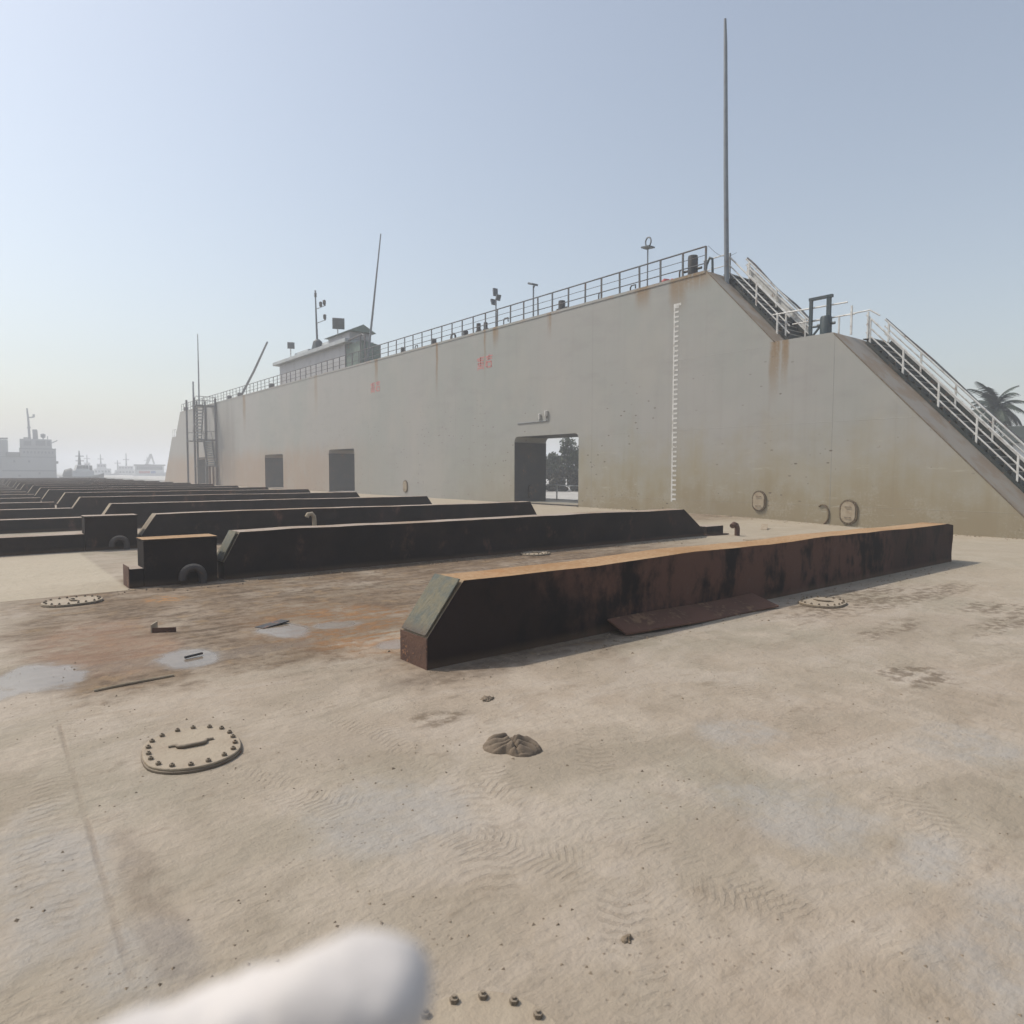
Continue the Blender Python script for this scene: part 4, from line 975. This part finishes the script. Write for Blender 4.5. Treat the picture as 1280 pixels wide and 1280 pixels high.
br = MB().box(21*k, 63*k, 1.0, 10, zt+2.2, zt+2.2+12*k).build('bridge', MAT['navy'], s1)
windows(br, 26*k, 36*k, 1.0, zt+3.0, 1, 2.2, 1.3, MAT['lamp']); windows(br, 42*k, 54*k, 1.0, zt+3.0, 2, 1.5, 1.5, MAT['lamp']); windows(br, 56*k, 62*k, 1.0, zt+3.0, 1, 1.0, 1.5, MAT['lamp'])
MB().box(26*k, 36*k, .9, .99, zt+4.9, zt+5.3).build('rail_band', MAT['lamp'], s1)
MB().box(3*k, 21*k, -.5, .7, zt-.2, zt+1.1).build('lifeboat', MAT['hullblk'], s1, bevel=.3)
MB().box(-9, 68*k, -.08, -.003, zt-.32, zt-.12).build('rubbing_strake', MAT['lamp'], s1); MB().box(-9, 68*k, -.10, -.003, 3.6, 4.0).build('rubbing_strake', MAT['lamp'], s1)
MB().box(20*k, 68.5*k, .5, .597, zt+2.0, zt+2.25).build('deck_edge', MAT['lamp'], s1); MB().box(38*k, 44*k, 3, 6, zt+2.2+12*k+.01, zt+5+12*k).build('funnel', MAT['lamp'], s1)
windows(s1, 24*k, 66*k, .6, zt+.8, 9, .5, .6, MAT['lamp']); MB().box(-2, 5*k, .5, 9, zt+.01, zt+4.5).build('deckhouse', MAT['navy'], s1)
MB().tube([(45*k, 5, zt+16*k), (44*k, 5, zt+34*k)], .16, 6).build('mast', MAT['lamp'], s1); MB().tube([(58*k, 5, zt+14*k), (58*k, 5, zt+27*k)], .13, 6).build('mast', MAT['lamp'], s1)
ms = MB(); ms.tube([(34*k, 5, zt+4), (33.2*k, 5, zt+10), (32*k, 5, zt+62*k)], [.42, .36, .25], 8); ms.build('mast', MAT['lamp'], s1)
MB().tube([(32.5*k, 5, zt+50*k), (41*k, 5, zt+51*k)], .18, 6).build('yard', MAT['lamp'], s1); MB().box(39*k, 42*k, 4.6, 5.4, zt+51*k, zt+54.5*k).build('radar', MAT['lamp'], s1)
MB().tube([(31*k, 5, zt+37*k), (36*k, 5, zt+37.5*k)], .2, 6).build('yard', MAT['lamp'], s1)
MB().tube([(52*k, 5, zt+4), (52*k, 5, zt+24*k), (52*k, 5, zt+25*k), (52*k, 5, zt+29*k), (52*k, 5, zt+30*k)], [.2, .2, .7, .8, .3], 10).build('radar_dome', MAT['lamp'], s1)
for (px, pz) in ((12, -8), (31, -8), (18, -26), (44, -23)): MB().box(px*k, px*k+.6, -.06, -.003, zt+pz*k, zt+pz*k+.6).build('porthole', MAT['lamp'], s1)
MB().box(68*k+.01, 68*k+.7, 3, 5, zt-9*k, zt-6*k).build('fender', MAT['hullblk'], s1)
MB().obox((66*k, 3, zt+4.2), (1.1, 0, .5), (0, .12, 0), (-.05, 0, .12)).build('stay', MAT['lamp'], s1)
x_, y_ = off(-60, 170)
s0 = ship('grey_ship', 'darker grey ship cut by the left edge of the picture with a stepped mast', 'ship', x_, y_, 0)
k0 = 170/857.3
MB().box(0, 66*k0, 0, 9, -.5, 3.0+20*k0).build('hull', MAT['navy'], s0); z0_ = 3+20*k0
MB().box(20*k0, 64*k0, 1, 8, z0_, z0_+12*k0).build('superstructure', MAT['navy'], s0); MB().box(30*k0, 63*k0, 1.5, 7.5, z0_+12*k0, z0_+22*k0).build('bridge', MAT['navy'], s0)
MB().tube([(62*k0, 4, z0_+20*k0), (61*k0, 4, z0_+46*k0)], [.6, .3], 8).build('mast', MAT['lamp'], s0); MB().tube([(58*k0, 4, z0_+26*k0), (76*k0, 4, z0_+26.5*k0)], .22, 6).build('yard', MAT['lamp'], s0)
windows(s0, 22*k0, 64*k0, 1, z0_+4*k0, 7, 1.0, .9, MAT['lamp'])
# tug
At = 175; kt = At/857.3; x_, y_ = off(76, At)
tg = ship('tugboat', 'small dark hulled tug with pale wheelhouse and tyre fenders', 'tug', x_, y_, .15)
hull(tg, 57*kt, 5.5, 2.3, 1.0, MAT['hullblk']); 
MB().box(14*kt, 42*kt, -2, 2, 2.3, 2.3+8*kt).build('deckhouse', MAT['pale'], tg, bevel=.1)
wh = MB().prism([(18*kt, 2.3+8*kt), (37*kt, 2.3+8*kt), (34*kt, 2.3+15*kt), (21*kt, 2.3+15*kt)], 'y', -1.7, 1.7).build('wheelhouse', MAT['pale'], tg); windows(wh, 20*kt, 35*kt, -1.7, 2.3+10*kt, 4, .7, .8, MAT['lamp'])
MB().tube([(25*kt, 0, 2.3+15*kt), (25*kt, 0, 2.3+33*kt)], [.5, .12], 8).build('mast', MAT['lamp'], tg)
for z in (20, 26): MB().tube([(20*kt, 0, 2.3+z*kt), (31*kt, 0, 2.3+z*kt)], .1, 6).build('yard', MAT['lamp'], tg)
MB().tube([(4*kt, 0, 2.3), (8*kt, 0, 2.9), (13*kt, 0, 3.2), (18*kt, 0, 2.6)], [.5, 1.3, 1.4, .6], 12).build('towing_gear', MAT['hullblk'], tg, smooth=True)
MB().box(38*kt, 41*kt, -.6, .6, 2.3, 5.2).build('funnel', MAT['hullblk'], tg)
for i in range(7):
    xx = (6+i*6.2)*kt; MB().tube([(xx+.5*math.cos(t), -2.85, 1.5+.5*math.sin(t)) for t in [2*math.pi*j/12 for j in range(13)]], .2, 6).build('tyre_fender', MAT['tyre'], tg)
def small_ship(px, A, L, mat, label, masts, tiers, rz=0.0):
    kk = A/857.3; x_, y_ = off(px, A); e = ship('moored_ship', label, 'ship', x_, y_, rz); hull(e, L*kk, L*kk*.22, 6*kk, 5*kk, mat)
    z = 6*kk
    for (p, q, h) in tiers:
        o = MB().box(p*kk, q*kk, -L*kk*.08, L*kk*.08, z, z+h*kk).build('superstructure', MAT['pale'], e); windows(o, p*kk+.3, q*kk-.3, -L*kk*.08, z+h*kk*.4, max(2, int((q-p)/4)), .9, h*kk*.3, MAT['lamp']); z += h*kk
    for (p, h) in masts: MB().tube([(p*kk, 0, z*.6), (p*kk, 0, z+h*kk)], [.45, .18], 6).build('mast', MAT['lamp'], e); MB().tube([((p-4)*kk, 0, z+h*.5*kk), ((p+4)*kk, 0, z+h*.5*kk)], .14, 5).build('yard', MAT['lamp'], e)
    return e
small_ship(116, 290, 34, MAT['navy'], 'faint grey ship between the dark tug and the two masted ship', ((11, 12),), ((2, 24, 8), (6, 18, 6)))
small_ship(140, 300, 40, MAT['navy'], 'faint two masted ship right of the tug', ((8, 7), (19, 16)), ((4, 34, 6), (8, 28, 5)), .1)
small_ship(176, 350, 26, MAT['pale'], 'faint pale boat half hidden behind the white ferry', ((9, 9),), ((3, 19, 7), (6, 14, 5)), -.1)
small_ship(101, 330, 22, MAT['pale'], 'faint pale boat directly behind the dark tug', ((9, 10),), ((3, 16, 8), (5, 13, 6)))
Af = 260; kf = Af/857.3; x_, y_ = off(166, Af)
fe = ship('ferry', 'white ferry with a red and blue band just left of the wall end', 'ferry', x_, y_, .05)
fe.scale.z = 1.9
hull(fe, 48*kf, 7, 4.6*kf, 2*kf, MAT['pale']); MB().box(3*kf, 40*kf, -2.6, 2.6, 4.6*kf, 10*kf).build('superstructure', MAT['pale'], fe); MB().box(2*kf, 42*kf, -2.9, 2.9, 10*kf+.01, 10.8*kf).build('upper_deck', MAT['lamp'], fe)
MB().box(8*kf, 22*kf, -2.72, -2.603, 5*kf, 6.6*kf).build('red_band', MAT['red'], fe); MB().box(23*kf, 29*kf, -2.72, -2.603, 5*kf, 6.6*kf).build('blue_band', MAT['blue'], fe); windows(fe, 5*kf, 38*kf, -2.6, 7.4*kf, 12, .8, .7, MAT['lamp'])
Ac = 320; kc = Ac/857.3; x_, y_ = off(170, Ac)
cr = ship('floating_crane', 'faint floating crane with a bent boom over the white ferry', 'crane vessel', x_, y_, 0)
MB().box(0, 32*kc, -5, 5, -.5, 5*kc).build('pontoon', MAT['navy'], cr); MB().box(6*kc, 18*kc, -3, 3, 5*kc, 15*kc).build('crane_house', MAT['navy'], cr, bevel=.2)
MB().obox((16*kc, 0, 22*kc), (4.2*kc, 0, 9*kc), (0, .9, 0), (1.6*kc, 0, -.8*kc)).build('boom', MAT['navy'], cr); MB().obox((22*kc, 0, 25*kc), (2.0*kc, 0, -6.5*kc), (0, .9, 0), (1.0*kc, 0, .4*kc)).build('jib', MAT['navy'], cr)

# ------------------------------------------------------------------ gloved hand close to the lens
def hand():
    """right = camera right etc.; hand about 16 cm from the lens, below the frame except one finger"""
    def P(u, v, d): return Vector((0, 0, EYE))+FWD*d+RGT*u+UPV*v
    e = empty('gloved_hand', 'white cotton gloved hand poking one blurred finger into the bottom of the view', 'hand', P(-.12, -.18, .17))
    me = bpy.data.meshes.new('hand_body'); o = bpy.data.objects.new('hand_body', me); COL.objects.link(o); o.parent = e; o.location = -e.location
    verts, edges, rad = [], [], []
    def chain(pts, rs, root=None):
        prev = root
        for p, r_ in zip(pts, rs):
            verts.append(P(*p)); rad.append(r_); i = len(verts)-1
            if prev is not None: edges.append((prev, i))
            prev = i
        return prev
    wrist = chain([(-.205, -.20, .16)], [.027])
    palm = chain([(-.165, -.178, .165)], [.034], wrist)
    chain([(-.125, -.150, .165), (-.085, -.1310, .163), (-.0585, -.1207, .161), (-.0400, -.1150, .160), (-.0315, -.1136, .160), (-.0235, -.1142, .160), (-.0190, -.1155, .160)], [.0145, .0128, .0124, .0150, .0152, .0122, .0070], palm)
    for dv, dd, l in ((-.016, -.012, 1.0), (-.034, -.018, .92), (-.05, -.022, .78)):
        chain([(-.127, -.158+dv, .168+dd*.4), (-.09, -.162+dv, .172+dd*.3), (-.082, -.176+dv, .196), (-.102, -.182+dv, .205)], [.0115, .0105, .0098, .0085], palm)
    chain([(-.165, -.150, .142), (-.130, -.150, .132), (-.102, -.157, .13)], [.0145, .0115, .0095], palm)
    chain([(-.26, -.235, .155), (-.33, -.28, .15)], [.028, .033], wrist)
    me.from_pydata([tuple(v) for v in verts], edges, [])
    sk = o.modifiers.new('skin', 'SKIN'); me.skin_vertices.new() if not me.skin_vertices else None
    for i, sv_ in enumerate(me.skin_vertices[0].data): sv_.radius = (rad[i], rad[i]); sv_.use_root = (i == 1)
    sb = o.modifiers.new('sub', 'SUBSURF'); sb.levels = sb.render_levels = 3
    tx = bpy.data.textures.new('glove_folds', 'CLOUDS'); tx.noise_scale = .012; tx.noise_depth = 3
    dm = o.modifiers.new('folds', 'DISPLACE'); dm.texture = tx; dm.strength = .0042; dm.mid_level = .5; dm.texture_coords = 'LOCAL'
    me.materials.append(MAT['glove']); sk.use_smooth_shade = True
    return e
hand()

for o in SC.objects:
    if o.parent is None and o.get('label') and not o.get('kind'): o['kind'] = 'thing'
# ------------------------------------------------------------------ haze
hz = MB().box(-1099, 1299, -1099, 1299, -3.4, 22.5).build('haze', MAT['stone'])
hm = bpy.data.materials.new('haze_air'); hm.use_nodes = True; nt = hm.node_tree
for n in list(nt.nodes):
    if n.type != 'OUTPUT_MATERIAL': nt.nodes.remove(n)
pv = nt.nodes.new('ShaderNodeVolumePrincipled'); pv.inputs['Color'].default_value = (.92, .95, 1, 1); pv.inputs['Density'].default_value = HAZE; pv.inputs['Anisotropy'].default_value = .3
nt.links.new(pv.outputs[0], nt.nodes['Material Output'].inputs['Volume'])
hz.data.materials.clear(); hz.data.materials.append(hm); hz['kind'] = 'stuff'; hz.display_type = 'WIRE'; hz['label'] = 'pale sea haze filling the air over the harbour'; hz['category'] = 'haze'
